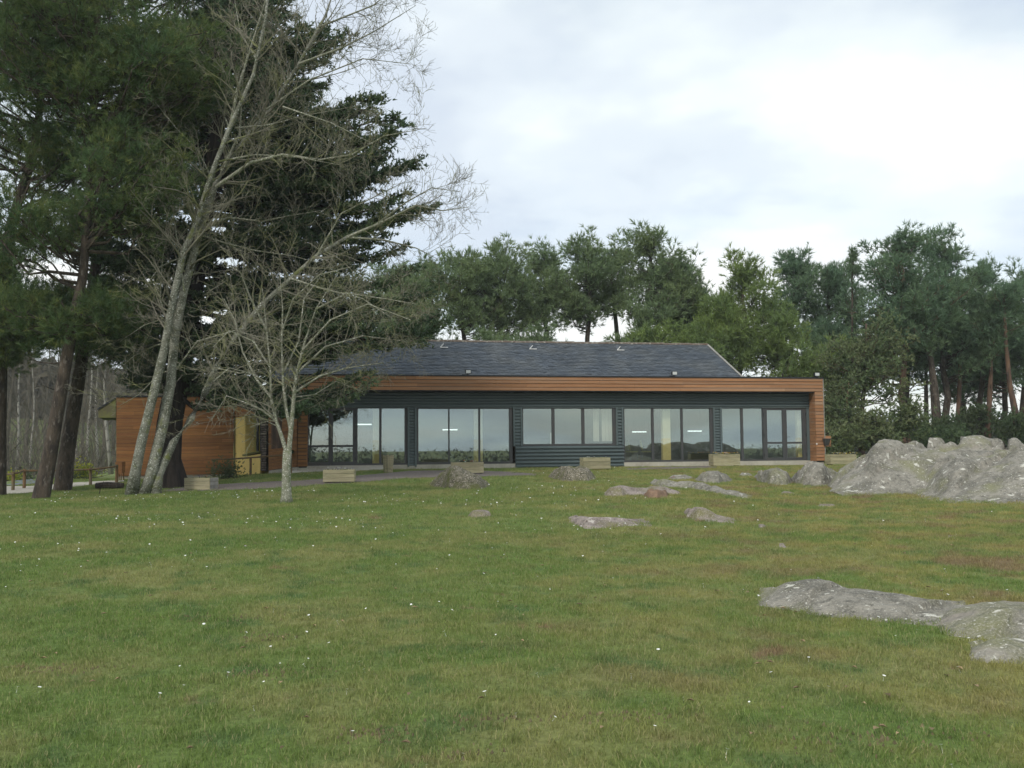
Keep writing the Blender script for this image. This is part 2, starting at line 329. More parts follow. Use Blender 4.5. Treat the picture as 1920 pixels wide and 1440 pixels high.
bare.append(ground_sheet('path', [(330, 914), (403, 909), (480, 905), (560, 902), (664, 893), (718, 888), (770, 883), (860, 882), (960, 885), (1005, 889)],
                         [(290, 924), (400, 921), (500, 917), (560, 913), (610, 909), (700, 903), (760, 898), (830, 895), (930, 894), (1005, 892)], M['gravel'], .012, 70, 6))
bare.append(ground_sheet('light_path', [(-60, 914), (60, 912), (130, 906), (200, 902), (230, 899)], [(-60, 930), (40, 926), (120, 915), (200, 907), (230, 903)], M['concrete'], .015, 20, 4))
bare.append(ground_sheet('road', [(-60, 897), (20, 898), (70, 901)], [(-60, 912), (20, 911), (70, 907)], M['road'], .02, 12, 3))
bare.append(ground_sheet('gravel_strip', [(1170, 878), (1260, 876), (1345, 874)], [(1170, 882), (1260, 880), (1345, 878)], M['gravel'], .012, 20, 3))

# ------------------------------------------------------------------ the hall
A = at(558, 877, 35.2); B = at(1547, 866, 39.2)
A.z = 0; B.z = 0; Wd = (B.xy - A.xy).length; YAW = math.atan2(B.y - A.y, B.x - A.x)
U = Vector((math.cos(YAW), math.sin(YAW), 0)); BK = Vector((-math.sin(YAW), math.cos(YAW), 0))
def loc(px, py, d):
    """pixel -> (u, z) in the hall's own frame on the plane d metres behind its front"""
    r = ray(px, py); P0 = A + BK*d; t = (P0 - Vector((0, 0, EYE))).dot(BK) / r.dot(BK); P = Vector((0, 0, EYE)) + r*t
    return (P - A).dot(U), P.z
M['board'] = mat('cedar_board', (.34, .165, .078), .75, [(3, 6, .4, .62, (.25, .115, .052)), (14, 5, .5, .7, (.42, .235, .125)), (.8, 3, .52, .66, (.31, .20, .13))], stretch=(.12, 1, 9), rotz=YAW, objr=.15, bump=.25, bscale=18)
M['board_shaded'] = mat('cedar_board_shaded', (.235, .112, .036), .75, [(3, 6, .4, .62, (.17, .07, .026)), (14, 5, .5, .7, (.32, .155, .06))], stretch=(.12, 1, 9), rotz=YAW, objr=.2, bump=.25, bscale=18)  # same cedar, darkened: tree shade over wing and left pylon is in the colour
hall = empty('hall_building', A, YAW)
tag(hall, 'long single storey hall with cedar fascia, slate roof and wide glazed bays', 'building')
RC = .55                                     # glazing stands back from the fascia
ftop = loc(1000, 706.5, 0)[1]; fbot = loc(1000, 733, 0)[1]; uR = Wd
uL = loc(575.5, 800, 0)[0]                   # inner edge of left pylon
uRi = loc(1530.5, 800, 0)[0]
print('hall', Wd, math.degrees(YAW), 'ftop', ftop, fbot, 'uL', uL, uRi)
cube = MB(); cube.box(0, 1, 0, 1, 0, 1)
cube_me = {}
def piece(name, x0, x1, y0, y1, z0, z1, m, parent):
    """one board or block, all alike pieces share a mesh"""
    if m.name not in cube_me:
        me = cube.mesh(name); me.materials.append(m); cube_me[m.name] = me
    o = bpy.data.objects.new(name, cube_me[m.name]); C.objects.link(o); o.parent = parent
    o.location = (x0, y0, z0); o.scale = (x1-x0, y1-y0, z1-z0); return o
def boards(parent, x0, x1, y0, y1, z0, z1, n, m, cuts=2, gap=.02):
    h = (z1-z0)/n
    for i in range(n):
        c = [x0] + sorted(x0 + (x1-x0)*(k + random.uniform(.2, .8))/cuts for k in range(1, cuts)) + [x1] if cuts > 1 else [x0, x1]
        for a, b in zip(c, c[1:]):
            if b - a < .05: continue
            j = random.uniform(0, .004)
            piece('board', a+.002, b-.002, y0-j, y1-j, z0+i*h+gap, z0+(i+1)*h, m, parent)
# fascia + pylons (solid backing behind the boards)
b = MB(); b.box(.03, Wd-.03, .03, RC+.3, fbot+.01, ftop); b.box(.03, uL-.0, .03, RC+.3, .0, fbot+.01); b.box(uRi+.02, Wd-.03, .03, RC+.3, .0, fbot+.01)
b.build('fascia_frame', M['flash'], hall)
nb = 4; boards(hall, 0, Wd, 0, .025, fbot, ftop, nb, M['board'], 6)
bh = (ftop-fbot)/nb; npy = int(round(fbot/bh))
boards(hall, 0, uL+.02, 0, .025, .03, fbot-.004, npy, M['board_shaded'], 1)
boards(hall, uRi-.02, Wd, 0, .025, .03, fbot-.004, npy, M['board'], 1)
for i in range(npy):                          # inner return of right pylon and outer return
    h = (fbot-.034)/npy; z0 = .03+i*h+.008; z1 = .03+(i+1)*h
    piece('board', uRi-.02, uRi+.005, .027, RC-.02, z0, z1, M['board'], hall)
    piece('board', Wd-.027, Wd-.002, .027, RC+.2, z0, z1, M['board'], hall)
    piece('board', uL-.005, uL+.02, .027, RC-.02, z0, z1, M['board_shaded'], hall)
b = MB(); b.box(-.03, Wd+.03, -.03, RC+.35, ftop+.002, ftop+.06); b.build('capping', M['flash'], hall)
b = MB(); b.box(Wd+.004, Wd+.03, -.012, .02, .02, ftop-.002); b.build('corner_trim', M['planter_end'], hall)
b = MB(); b.box(uL+.03, uRi-.03, .03, RC, fbot-.02, fbot+.006); b.build('soffit', M['flash'], hall)
# corrugated sheet profile
def corr(name, u0, u1, z0, z1, d, n, parent, depth=.07, m=None):
    b = MB(); h = (z1-z0)/n; prof = []
    for i in range(n):
        zb = z0+i*h; prof += [(d, zb), (d, zb+.30*h), (d-depth, zb+.40*h), (d-depth, zb+.62*h), (d-depth*.15, zb+.96*h)]
    prof.append((d, z1)); vs = []; fs = []
    for y, z in prof: vs += [(u0, y, z), (u1, y, z)]
    for i in range(len(prof)-1): fs.append((2*i, 2*i+1, 2*i+3, 2*i+2))
    b.add(vs, fs)
    b.box(u0, u1, d+.002, d+.06, z0, z1)
    return b.build(name, m or M['metal'], parent)
wt = loc(1060, 764, RC)[1]                     # head of the windows
tops = fbot-.02
corr('cladding_panel', uL+.02, uRi-.0, wt+.01, tops, RC, 5, hall, .10)
sill = loc(1060, 834, RC)[1]
zb = .06
def Upx(px, d=RC): return loc(px, 800, d)[0]
for (p0, p1) in ((764, 781), (962, 979), (1154.5, 1168.5), (1337, 1352.5)):
    u0, u1 = Upx(p0), Upx(p1)
    z0 = sill - .04 if p0 in (962, 1154.5) else zb - .08
    corr('cladding_strip', u0+.07, u1-.07, z0, wt+.006, RC, 20 if z0 < .3 else 12, hall, .045)
    for (a, c) in ((u0, u0+.066), (u1-.066, u1)):
        b = MB(); b.box(a, c, RC-.065, RC+.05, z0, wt+.006); b.build('edge_trim', M['metal'], hall)
corr('cladding_panel', Upx(966), Upx(1168.5)-.002, -.12, sill-.045, RC, 6, hall, .08)
b = MB(); b.box(uL+.02, uRi, RC-.07, RC-.052, wt-.006, wt+.03); b.build('head_trim', M['metal'], hall)
# glazing
def pane(u0, u1, z0, z1, y, parent):
    b = MB(); b.box(u0, u1, y, y+.012, z0, z1); return b.build('pane', M['glass'], parent)
def window(p0, p1, z0, z1, posts, fw=.06):
    """posts: pixel x of pane edges [(a,b),...]"""
    u0, u1 = Upx(p0), Upx(p1); f = MB(); y0, y1 = RC-.01, RC+.07
    f.box(u0, u1, y0, y1, z1-fw*.7, z1); f.box(u0, u1, y0, y1, z0, z0+fw*1.1)
    edges = [(Upx(a), Upx(c)) for a, c in posts]; prev = u0
    for a, c in edges + [(u1, None)]:
        f.box(prev, a, y0+.002, y1-.002, z0+fw*1.1, z1-fw*.7); prev = c
    o = f.build('window', M['frame'], hall)
    for a, c in edges: pane(a+.001, c-.001, z0+fw*1.1+.001, z1-fw*.7-.001, RC+.03, o)
    return o
window(668, 763, zb, wt, [(670.5, 711), (715.5, 758.5)])
window(781, 960.5, zb, wt, [(784.5, 840.5), (843, 897), (900.5, 954.5)], .08)
window(978.5, 1155, sill-.04, wt, [(981, 1034.5), (1040, 1090.5), (1096, 1148.5)], .07)
window(1168.5, 1337, zb, wt, [(1171, 1221.5), (1226, 1276.5), (1280.5, 1331)], .07)
window(1352.5, 1430.5, zb, wt, [(1354, 1389), (1393.5, 1429.5)])
def door(p0, p1, g0, g1, hinge, handle):
    u0, u1 = Upx(p0), Upx(p1); a, c = Upx(g0), Upx(g1); z0, z1 = zb, wt-.012; m = loc(1060, 800, RC)[1]
    zr = z0 + (z1-z0)*.335; f = MB(); y0, y1 = RC-.02, RC+.06
    f.box(u0+.004, a, y0, y1, z0, z1); f.box(c, u1-.004, y0, y1, z0, z1)
    for q0, q1 in ((z0, z0+.13), (zr-.04, zr+.04), (z1-.10, z1)): f.box(a, c, y0+.002, y1-.002, q0, q1)
    o = f.build('door', M['frame'], hall)
    pane(a+.001, c-.001, z0+.131, zr-.041, RC+.02, o); pane(a+.001, c-.001, zr+.041, z1-.101, RC+.02, o)
    if handle:
        h = MB(); x = c+.04 if handle > 0 else a-.04; h.tube([(x, y0-.005, 1.02), (x, y0-.05, 1.02), (x-.12*handle, y0-.05, 1.03)], .012, 6); h.box(x-.02, x+.02, y0-.012, y0, .88, 1.1)
        h.build('handle', M['frame'], o)
    for z in (.3, 1.1, 1.95):
        h = MB(); x = u1-.03 if hinge > 0 else u0+.03; h.tube([(x, y0-.012, z-.06), (x, y0-.012, z+.06)], .014, 6); h.build('hinge', M['flash'], o)
door(577, 620.5, 579, 616, -1, 1); door(620.5, 668, 624.5, 661.5, 1, 0)
door(1430.5, 1471.5, 1438, 1467, -1, 0); door(1471.5, 1512, 1475, 1504, 1, -1)
b = MB(); b.box(Upx(1512)+.002, uRi+.0, RC-.03, RC+.1, zb, wt+.0); b.build('jamb_trim', M['metal'], hall)
# plinth
for bx_ in ((uL+.025, Upx(966)-.004, RC-.02, RC+.3, -.5, zb-.002), (Upx(1168.5), Wd, RC-.02, RC+.3, -.5, zb-.002), (.0, uL+.02, .05, RC+.3, -.5, .02), (uRi-.02, Wd-.02, .05, RC-.022, -.5, .024)):
    b = MB(); b.box(*bx_); b.build('plinth', M['concrete'], hall)
# shell and room
DB = 10.2
b = MB(); b.box(.1, .3, RC+.32, DB, -.5, 3.0); b.box(Wd-.5, Wd-.3, RC+.32, DB, -.5, 3.0); b.box(.1, Wd-.3, DB, DB+.2, -.5, 3.0); b.build('wall', M['cream'], hall)
b = MB(); b.box(.3, Wd-.5, RC+.31, DB, -.4, .03); b.build('floor', M['intfloor'], hall)
b = MB(); b.box(.3, Wd-.5, RC+.31, DB, 2.62, 2.7); b.build('ceiling', M['ceil'], hall)
b = MB(); b.box(.32, Wd-.52, 6.6, 6.7, .03, 2.62); b.build('partition', M['intdark'], hall)
# pillars and strip lights and furniture inside
for px, d in ((707, .98), (896, .98), (1248, .98), (1500, .98)):
    u, _ = loc(px, 800, d)
    o = MB(); wdt = .17; o.box(u-wdt, u+wdt, d-.1, d+.1, .03, 1.0); o = o.build('pillar', M['yellow'], hall)
    q = MB(); q.box(u-wdt+.003, u+wdt-.003, d-.097, d+.097, 1.0, 2.62); q.build('pillar_top', mat('pillar_pale', (.66, .60, .40), .9), o)
for px, py, d in ((682, 796, 3.6), (844, 806, 4.5), (1199, 810, 4.2), (1303, 808.5, 4.2)):
    u, z = loc(px, py, d); o = MB(); o.box(u-.32, u+.32, d, d+.06, z-.018, z+.03); o = o.build('strip_light', M['tube'], hall)
    q = MB(); q.box(u-.25, u-.24, d+.02, d+.03, z+.036, 2.62); q.box(u+.24, u+.25, d+.02, d+.03, z+.036, 2.62); q.build('hanger', M['frame'], o)
for px, c in ((1036, .1), (1118, .12), (1142, .3)):
    u, _ = loc(px, 800, .95); o = MB()
    for k in range(8): o.box(u-c+k*c/4, u-c+k*c/4+c/4-.006, .95+.02*(k % 2), .97+.02*(k % 2), .9 if px != 1036 else .8, 2.45 if px > 1100 else 1.25)
    o.build('curtain', M['cream'], hall)

def chair(u, d, rz, label):
    P = A + U*u + BK*d; P.z = .03; r = empty('chair', P, YAW+rz); tag(r, label, 'chair', 'chairs inside the hall')
    b = MB(); b.box(-.21, .21, -.2, .2, .42, .46); b.build('seat', M['olive_seat'], r)
    b = MB(); b.prism([(-.2, .17, .5), (.2, .17, .5), (.18, .24, .92), (-.18, .24, .92)], (0, .025, 0)); b.build('backrest', M['olive_seat'], r)
    for x, y in ((-.19, -.18), (.19, -.18), (-.19, .18), (.19, .18)):
        b = MB(); b.tube([(x, y, 0), (x*.95, y, .45 if y < 0 else .88)], .013, 6); b.build('leg', M['frame'], r)
chair(loc(1183, 850, 1.6)[0], 1.6, math.radians(110), 'olive chair behind the glass of the fourth bay, furthest left'); chair(loc(1212, 850, 1.6)[0], 1.6, math.radians(80), 'olive chair behind the glass of the fourth bay, beside the yellow pillar')

# main slate roof
DE, DR = .75, 5.2
uE1 = loc(1400, 708, DE)[0]; uR1 = loc(1325, 643, DR)[0]; zR = loc(1000, 642, DR)[1]; zE = ftop - .10
u0r = -1.2
print('roof', uE1, uR1, zR, zE)
sl_len = math.hypot(DR-DE, zR-zE); ang = math.atan2(zR-zE, DR-DE)
b = MB()
for y0, z0, y1, z1 in ((DE, zE, DR, zR), (2*DR-DE, zE, DR, zR)):
    b.add([(u0r, y0, z0-.06), (uE1, y0, z0-.06), (uR1, y1, z1-.06), (u0r, y1, z1-.06)], [(0, 1, 2, 3)])
b.add([(uE1-.02, DE, zE-.06), (uE1-.02, 2*DR-DE, zE-.06), (uR1-.02, DR, zR-.06)], [(0, 1, 2)])
b.add([(u0r, DE, zE-.06), (u0r, 2*DR-DE, zE-.06), (u0r, DR, zR-.06)], [(2, 1, 0)])
roof = b.build('roof', M['flash'], hall)
sb = MB(); rows = 27; eh = sl_len/rows; cols = 78; cw = (uE1-u0r)/cols
cs, sn = math.cos(ang), math.sin(ang)
for r in range(rows):
    for c in range(cols+1):
        x0 = u0r + (c-.5*(r % 2))*cw; x1 = x0+cw-.012
        lim = uE1 + (uR1-uE1)*r/rows; x0 = max(x0, u0r); x1 = min(x1, lim)
        if x1 - x0 < .03: continue
        s0 = r*eh - .02; s1 = (r+1)*eh + .06; j = random.uniform(0, .012); t0 = .030+j; t1 = .004
        P = []
        for s, t in ((s0, t0-.012), (s1, t1-.004), (s1, t1), (s0, t0)):
            P.append((DE + s*cs - t*sn, zE + s*sn + t*cs))
        sk = random.uniform(-.01, .01)
        sb.add([(x0, P[0][0], P[0][1]), (x1, P[0][0], P[0][1]+sk), (x1, P[1][0], P[1][1]), (x0, P[1][0], P[1][1]), (x0, P[3][0], P[3][1]), (x1, P[3][0], P[3][1]+sk), (x1, P[2][0], P[2][1]), (x0, P[2][0], P[2][1])],
               [(4, 5, 6, 7), (0, 1, 5, 4), (1, 2, 6, 5), (3, 0, 4, 7)])
tag(sb.build('slates', M['slate'], roof), kind='stuff')
rt = MB()
pr = [(.16*math.sin(t), .11*math.cos(t)) for t in np.linspace(-1.45, 1.45, 7)]
rt.add([(0, a, c) for a, c in pr]+[(.43, a*1.05, c*1.06) for a, c in pr], [(i, i+1, 8+i, 7+i) for i in range(6)] + [tuple(range(7))[::-1], tuple(range(7, 14))])
rme = rt.mesh('ridge_tile'); rme.materials.append(M['ridge']); k = 0; u = u0r
while u < uR1-.2:
    o = bpy.data.objects.new('ridge_tile', rme); C.objects.link(o); o.parent = roof; o.location = (u, DR, zR-.05+random.uniform(-.012, .012)); o.rotation_euler = (0, random.uniform(-.02, .02), 0); u += .42
mb = MB()
for i in range(900):                           # moss and lichen crumbs along the ridge
    x = random.uniform(u0r, uR1); y = DR+random.gauss(0, .08); s = random.uniform(.01, .035); z = zR+.05-abs(y-DR)*.7
    mb.add([(x-s, y-s, z-.01), (x+s, y-s, z-.01), (x, y+s, z-.01), (x, y, z+s*1.2)], [(0, 1, 3), (1, 2, 3), (2, 0, 3)])
tag(mb.build('ridge_moss', M['ridge'], roof), kind='stuff')
# verge strip with moss on the right gable
b = MB(); b.prism([(uE1-.05, DE, zE+.03), (uE1+.05, DE, zE+.03), (uR1+.05, DR, zR+.03), (uR1-.05, DR, zR+.03)], (0, 0, .03)); b.build('verge', M['planter_end'], roof)
for px, py in ((832, 653), (999, 656), (1163, 658)):
    # position on slope
    r = ray(px, py); nrm = (-BK*sn + Vector((0, 0, cs))); P0 = A + BK*DE + Vector((0, 0, zE)); t = (P0-Vector((0, 0, EYE))).dot(nrm)/r.dot(nrm); P = Vector((0, 0, EYE))+r*t
    uu, dd, zz = (P-A).dot(U), (P-A).dot(BK), P.z
    v = MB(); v.prism([(uu-.15, dd-.03, zz+.01), (uu+.16, dd-.03, zz+.01), (uu, dd-.03, zz+.18)], (0, .45, .12))
    o = v.build('roof_vent', M['slate'], roof)
    q = MB(); q.tube([(uu-.15, dd-.06, zz+.035), (uu-.01, dd-.06, zz+.185)], .016, 5); q.tube([(uu-.16, dd-.06, zz+.03), (uu+.17, dd-.06, zz+.03)], .018, 5); q.build('vent_rim', M['white'], o)
for px in (878, 1265, 1532):
    u, z = loc(px, 703, 0); b = MB(); b.box(u-.11, u+.11, -.02, .09, ftop+.10, ftop+.25); b.box(u-.06, u+.0, .0, .04, ftop+.06, ftop+.10)
    b.box(u-.24, u+.02, -.06, .02, ftop+.062, ftop+.075)
    o = b.build('floodlight', M['flash'], hall); q = MB(); q.box(u-.09, u+.09, -.026, -.021, ftop+.12, ftop+.235); q.build('lamp_glass', M['lampglass'], o)
# board with grey lantern on the right end
b = MB(); b.box(Wd+.035, Wd+.30, .02, .05, .62, 1.05); bo = b.build('side_board', M['board'], hall)
b = MB(); u = Wd+.02; b.add([(u-.11, -.02, .92), (u+.14, -.02, .92), (u+.14, -.22, .92), (u-.11, -.22, .92), (u-.06, -.02, .66), (u+.09, -.02, .66), (u+.09, -.12, .66), (u-.06, -.12, .66)],
      [(0, 1, 2, 3), (7, 6, 5, 4), (3, 2, 6, 7), (0, 3, 7, 4), (2, 1, 5, 6), (1, 0, 4, 5)]); b.box(u-.12, u+.15, -.23, -.0, .921, .945); b.build('letter_box', M['frame'], bo)
b = MB(); u = loc(1531, 831, 0)[0]; b.tube([(u, -.006, .73), (u, -.03, .73)], .028, 10); b.build('button', M['white'], hall)

# ------------------------------------------------------------------ left wing, entrance recess
def quad_boards(parent, tl_, tr_, br_, bl_, n, m, back, cuts=1, th=.025):
    for i in range(n):
        k0, k1 = i/n, (i+1)/n
        js = [0] + sorted(random.uniform(.1, .9) for _ in range(cuts-1)) + [1]
        for a, c in zip(js, js[1:]):
            def P(s, k): return (bl_*(1-s)+br_*s)*(1-k)+(tl_*(1-s)+tr_*s)*k
            p = [P(a, k0), P(c, k0), P(c, k1), P(a, k1)]; up = Vector((0, 0, .008)); dx_ = (p[1]-p[0]).normalized()*.002
            b = MB(); j = back*random.uniform(-.004, 0)
            b.prism([p[0]+up+dx_+j, p[1]+up-dx_+j, p[2]-dx_+j, p[3]+dx_+j], back*th); b.build('board', m, parent)
wing = empty('wing_building', (0, 0, 0)); tag(wing, 'lower cedar clad wing behind the leaning trees, left of the glazed hall', 'building')
W0t, W0b = at(218, 745, 36.6), at(218, 893, 36.6); W1t, W1b = at(438, 743, 38.0), at(438, 889, 38.0)
wb = Vector((W1t.x-W0t.x, W1t.y-W0t.y, 0)).normalized(); wback = Vector((-wb.y, wb.x, 0))
quad_boards(wing, W0t, W1t, W1b, W0b, 22, M['board_shaded'], wback, 3)
b = MB(); o_ = wback*.03; b.prism([W0b+o_, W1b+o_, W1t+o_, W0t+o_], wback*6.5); b.build('wall', M['flash'], wing)
b = MB(); dn = Vector((0, 0, -.6)); b.prism([W0b+dn+wback*.05, W1b+dn+wback*.05, W1b+wback*.05-Vector((0, 0, .004)), W0b+wback*.05-Vector((0, 0, .004))], wback*6); b.build('plinth', M['concrete'], wing)
b = MB(); up = Vector((0, 0, .003)); fr = -wback*.04; b.prism([W0t+up+fr, W1t+up+fr, W1t+up+fr+Vector((0, 0, .05)), W0t+up+fr+Vector((0, 0, .05))], wback*6.6); b.build('capping', M['flash'], wing)
# eaves sticking out on the left
p = [at(217, 747, 36.6), at(184, 768, 36.6), at(184, 783, 36.6), at(217, 783, 36.6)]
b = MB(); b.prism([p[0]+o_, p[3]+o_, p[2]+o_, p[1]+o_], wback*3.4); ev = b.build('eaves', M['moss_board'], wing)
b = MB(); b.prism([q-wback*.01 for q in (at(217, 744.5, 36.6), at(217, 747, 36.6), at(182, 769.5, 36.6), at(182, 766, 36.6))], wback*3.45); b.build('eaves_edge', M['flash'], ev)
# entrance wall, coming towards us up the ramp
E0 = at(438.5, 743, 38.1); E1 = at(557.5, 706, 35.4); Yf = lambda px: 38.1+(35.4-38.1)*(px-438.5)/119.0
T = lambda px, py: at(px, py, Yf(px))
eb = Vector((E1.x-E0.x, E1.y-E0.y, 0)).normalized(); eback = Vector((-eb.y, eb.x, 0))
quad_boards(wing, T(439, 743.5), T(557, 706), T(557, 762), T(439, 783), 6, M['board_shaded'], eback, 2)
quad_boards(wing, T(503.5, 773), T(557, 763.2), T(557, 875), T(503.5, 882), 16, M['board_shaded'], eback, 1)
b = MB(); g = eback*.032; b.prism([q+g for q in (T(439, 783), T(557, 764), T(557, 706), T(439, 743.5))], eback*.2)
b.prism([q+g for q in (T(504, 882), T(557, 875), T(557, 765.2), T(504, 775))], eback*.2); b.build('wall', M['flash'], wing)
b = MB(); b.prism([q-eback*.03 for q in (T(438, 743), T(558, 705.6), T(558, 702.5), T(438, 740.5))], eback*.3); b.build('capping', M['flash'], wing)
b = MB(); b.prism([q+eback*.02 for q in (T(503, 910), T(557, 900), T(557, 875.5), T(503, 882.5))], eback*.25); b.build('plinth', M['concrete'], wing)
# dark slit window and sign on the entrance wall
b = MB(); b.prism([q-eback*.015 for q in (T(509, 842), T(529, 840), T(529, 781), T(509, 785))], eback*.012); b.build('shutter', M['bark_red'], wing)
b = MB(); b.prism([q-eback*.02 for q in (T(553.2, 785.5), T(557, 785.2), T(557, 763.5), T(553.2, 764))], eback*.014); b.build('sign_plate', M['cream'], wing)
b = MB(); b.prism([q-eback*.2 for q in (T(543, 851), T(551, 850), T(552, 844), T(542.5, 845))], eback*.17); b.build('green_box', M['green_box'], wing)
# yellow corner with window
T2 = lambda px, py: at(px, py, Yf(px)+.05)
b = MB(); b.prism([T2(438.5, 900), T2(488, 896), T2(488, 851), T2(459, 856), T2(459, 779.6), T2(438.5, 783.5)], eback*.05)
b.prism([T2(459.3, 857), T2(459.3, 778), T2(459.3, 778)+eback*.9+eb*.33, T2(459.3, 857)+eback*.9+eb*.33], eb*.02)
b.build('yellow_wall', M['yellow'], wing)
b = MB(); b.prism([T2(456.5, 855.5), T2(488, 848.5), T2(488, 845), T2(456.5, 851.5)], eback*.4); b.prism([q-eback*.05 for q in (T2(456.5, 855), T2(488, 848), T2(488, 845.4), T2(456.5, 852))], eback*.045); b.build('window_sill', M['moss_board'], wing)
T3 = lambda px, py: at(px, py, Yf(px)+.55)
f = MB()
for a, c in ((466, 470.5), (480.5, 483), (487.5, 490)): f.prism([T3(a, 852), T3(c, 851), T3(c, 775), T3(a, 776)], eback*.06)
f.prism([T3(466, 854), T3(490, 850), T3(490, 847.5), T3(466, 850.5)], eback*.07); o = f.build('window', M['flash'], wing)
b = MB(); b.prism([q+eback*.03 for q in (T3(470, 852), T3(488, 850), T3(488, 775), T3(470, 776))], eback*.012); b.build('pane', M['glass'], o)
b = MB(); b.prism([q+eback*.3 for q in (T3(455, 895), T3(500, 890), T3(500, 760), T3(455, 765))], eback*.03); b.build('room_wall', M['yellow'], wing)
# pebble pillar
pl = MB(); c0 = T2(495.5, 880); c0.z = 0; ztop = T(495, 768).z; zlo = -.14
cst = c0 + eback*.02
for r_ in range(26):
    z = zlo + (ztop-zlo)*(r_+.5)/26
    for cc in range(4):
        s = (ztop-zlo)/26*.46; off = (cc-1.5+.25*(r_ % 2 - .5))*.085; P = cst+eb*off-eback*.05
        o = MB(); vs = []
        for th in range(6):
            a = th*math.pi/3; vs.append((math.cos(a)*.042*random.uniform(.8, 1.1), -.0, math.sin(a)*s*random.uniform(.85, 1.1)))
        vs2 = [(x*.6, -.035, zz*.6) for x, _, zz in vs]
        o.add(vs+vs2, [(i, (i+1) % 6, 6+(i+1) % 6, 6+i) for i in range(6)]+[tuple(range(6, 12))])
        ob = o.build('stone', M['stonewall'], wing); ob.location = (P.x, P.y, z); ob.rotation_euler = (0, 0, math.atan2(eb.y, eb.x))
pl.prism([cst-eb*.18+Vector((0, 0, zlo)), cst+eb*.18+Vector((0, 0, zlo)), cst+eb*.18+Vector((0, 0, ztop)), cst-eb*.18+Vector((0, 0, ztop))], eback*.25); pl.prism([cst-eb*.18-eback*.05+Vector((0,0,zlo)), cst+eb*.18-eback*.05+Vector((0,0,zlo)), cst+eb*.18-eback*.05+Vector((0,0,ztop)), cst-eb*.18-eback*.05+Vector((0,0,ztop))], eback*.045)
pl.build('pillar', M['bark_cyp'], wing)

# ramp / landing in front of the doors
ld = MB(); 
def L3(px, d, z): u = loc(px, 880, d)[0]; P = A+U*u+BK*d; return Vector((P.x, P.y, z))
top = [A+U*(uL-.0)+BK*(RC-.03), L3(718, RC-.03, 0), L3(718, -.35, 0), L3(664, -.85, 0), L3(560, -1.1, 0), L3(480, -.9, 0), L3(535, .03, 0)]
zz = [.04, .03, -.07, -.09, -.22, -.42, -.2]; tp = [Vector((p.x, p.y, z)) for p, z in zip(top, zz)]
ld.add(tp + [Vector((p.x, p.y, -.7)) for p in tp], [tuple(range(7))[::-1], tuple(range(7, 14))]+[(i, (i+1) % 7, 7+(i+1) % 7, 7+i) for i in range(7)])
tag(ld.build('ramp', M['concrete']), kind='structure')
bare.append([(p.x, p.y) for p in tp])

# ------------------------------------------------------------------ planters, bin, fences
def flowers(parent, w_, d_, z, cols, n):
    groups = {}
    for i in range(n):
        c = random.choice(cols); b = groups.setdefault(c, MB()); x = random.uniform(-w_/2, w_/2); y = random.uniform(-d_/2, d_/2); h = z+random.uniform(.02, .08); s = random.uniform(.02, .035)
        for k in range(5):
            a = k*1.257+random.random(); b.add([(x, y, h), (x+math.cos(a)*s, y+math.sin(a)*s-.01, h+.02), (x+math.cos(a+.9)*s, y+math.sin(a+.9)*s-.01, h+.02)], [(0, 1, 2)])
    for c, b in groups.items(): tag(b.build('flowers', M[c], parent), kind='stuff')
    g_ = MB()
    for i in range(n*4):
        x = random.uniform(-w_/2, w_/2); y = random.uniform(-d_/2, d_/2); a = random.random()*6.3; s = .04
        g_.add([(x, y, z-.01), (x+math.cos(a)*s, y+math.sin(a)*s, z+.03), (x+math.cos(a+.7)*s, y+math.sin(a+.7)*s, z+.04)], [(0, 1, 2)])
    tag(g_.build('leaves', M['shrub'], parent), kind='stuff')
def planter(px0, px1, py_top, py_bot, label, cols, rz, endgrey=False, nf=30):
    P = gp((px0+px1)/2, py_bot)
    if px0 > 1300: u_ = loc((px0+px1)/2, 870, -.75)[0]; P = A+U*u_-BK*.75; P.z = gz(P.x, P.y)
    k = P.y/F; w_ = (px1-px0)*k*.97; h_ = (py_bot-py_top)*k*1.02; d_ = .42
    o = empty('planter_box', P, rz); o.location.z = min(gz(P.x-w_/2, P.y), gz(P.x+w_/2, P.y)); tag(o, label, 'planter', 'wooden flower boxes along the hall')
    n = 3; bh_ = (h_-.04)/n
    for i in range(n):
        z0 = .04+i*bh_; z1 = z0+bh_-.007; m = M['planter']; me = M['planter_end'] if endgrey else m; j = lambda: random.uniform(0, .004)
        a = j(); piece('board', -w_/2, w_/2, -a, .03-a, z0, z1, m, o); piece('board', -w_/2, w_/2, d_-.03, d_, z0, z1, m, o)
        piece('board', -w_/2-.002, -w_/2+.026, .032, d_-.032, z0, z1, me, o); piece('board', w_/2-.026, w_/2+.002, .032, d_-.032, z0, z1, me, o)
    for x in (-w_/2+.06, w_/2-.1):
        piece('foot', x, x+.06, .05, d_-.05, 0, .04, M['bark_cyp'], o)
    b = MB(); b.box(-w_/2+.028, w_/2-.028, .032, d_-.032, h_-.09, h_-.06); b.build('soil', M['soil'], o)
    s = empty('x', (0, 0, 0)) if False else None
    e_ = MB(); flowers_at = h_-.055
    f0 = len(o.children); flowers(o, w_-.1, d_-.1, flowers_at+.03, cols, nf)
    for ch in list(o.children)[f0:]:
        if ch.name.startswith(('flowers', 'leaves')): ch.location.y = d_/2
    return o
planter(341, 397, 895, 919.5, 'mossy wooden planter with a greyed end by the dark cypress trunk', ['petal_o', 'petal_p'], math.radians(-16), True, 6)
planter(605, 665, 881, 906, 'wooden planter on the gravel in front of the left door pair', ['petal_p', 'petal_w'], math.radians(4), nf=12)
planter(846, 908, 867, 889, 'wooden planter half hidden behind the larger stony mound', ['petal_w', 'petal_o'], math.radians(8), nf=8)
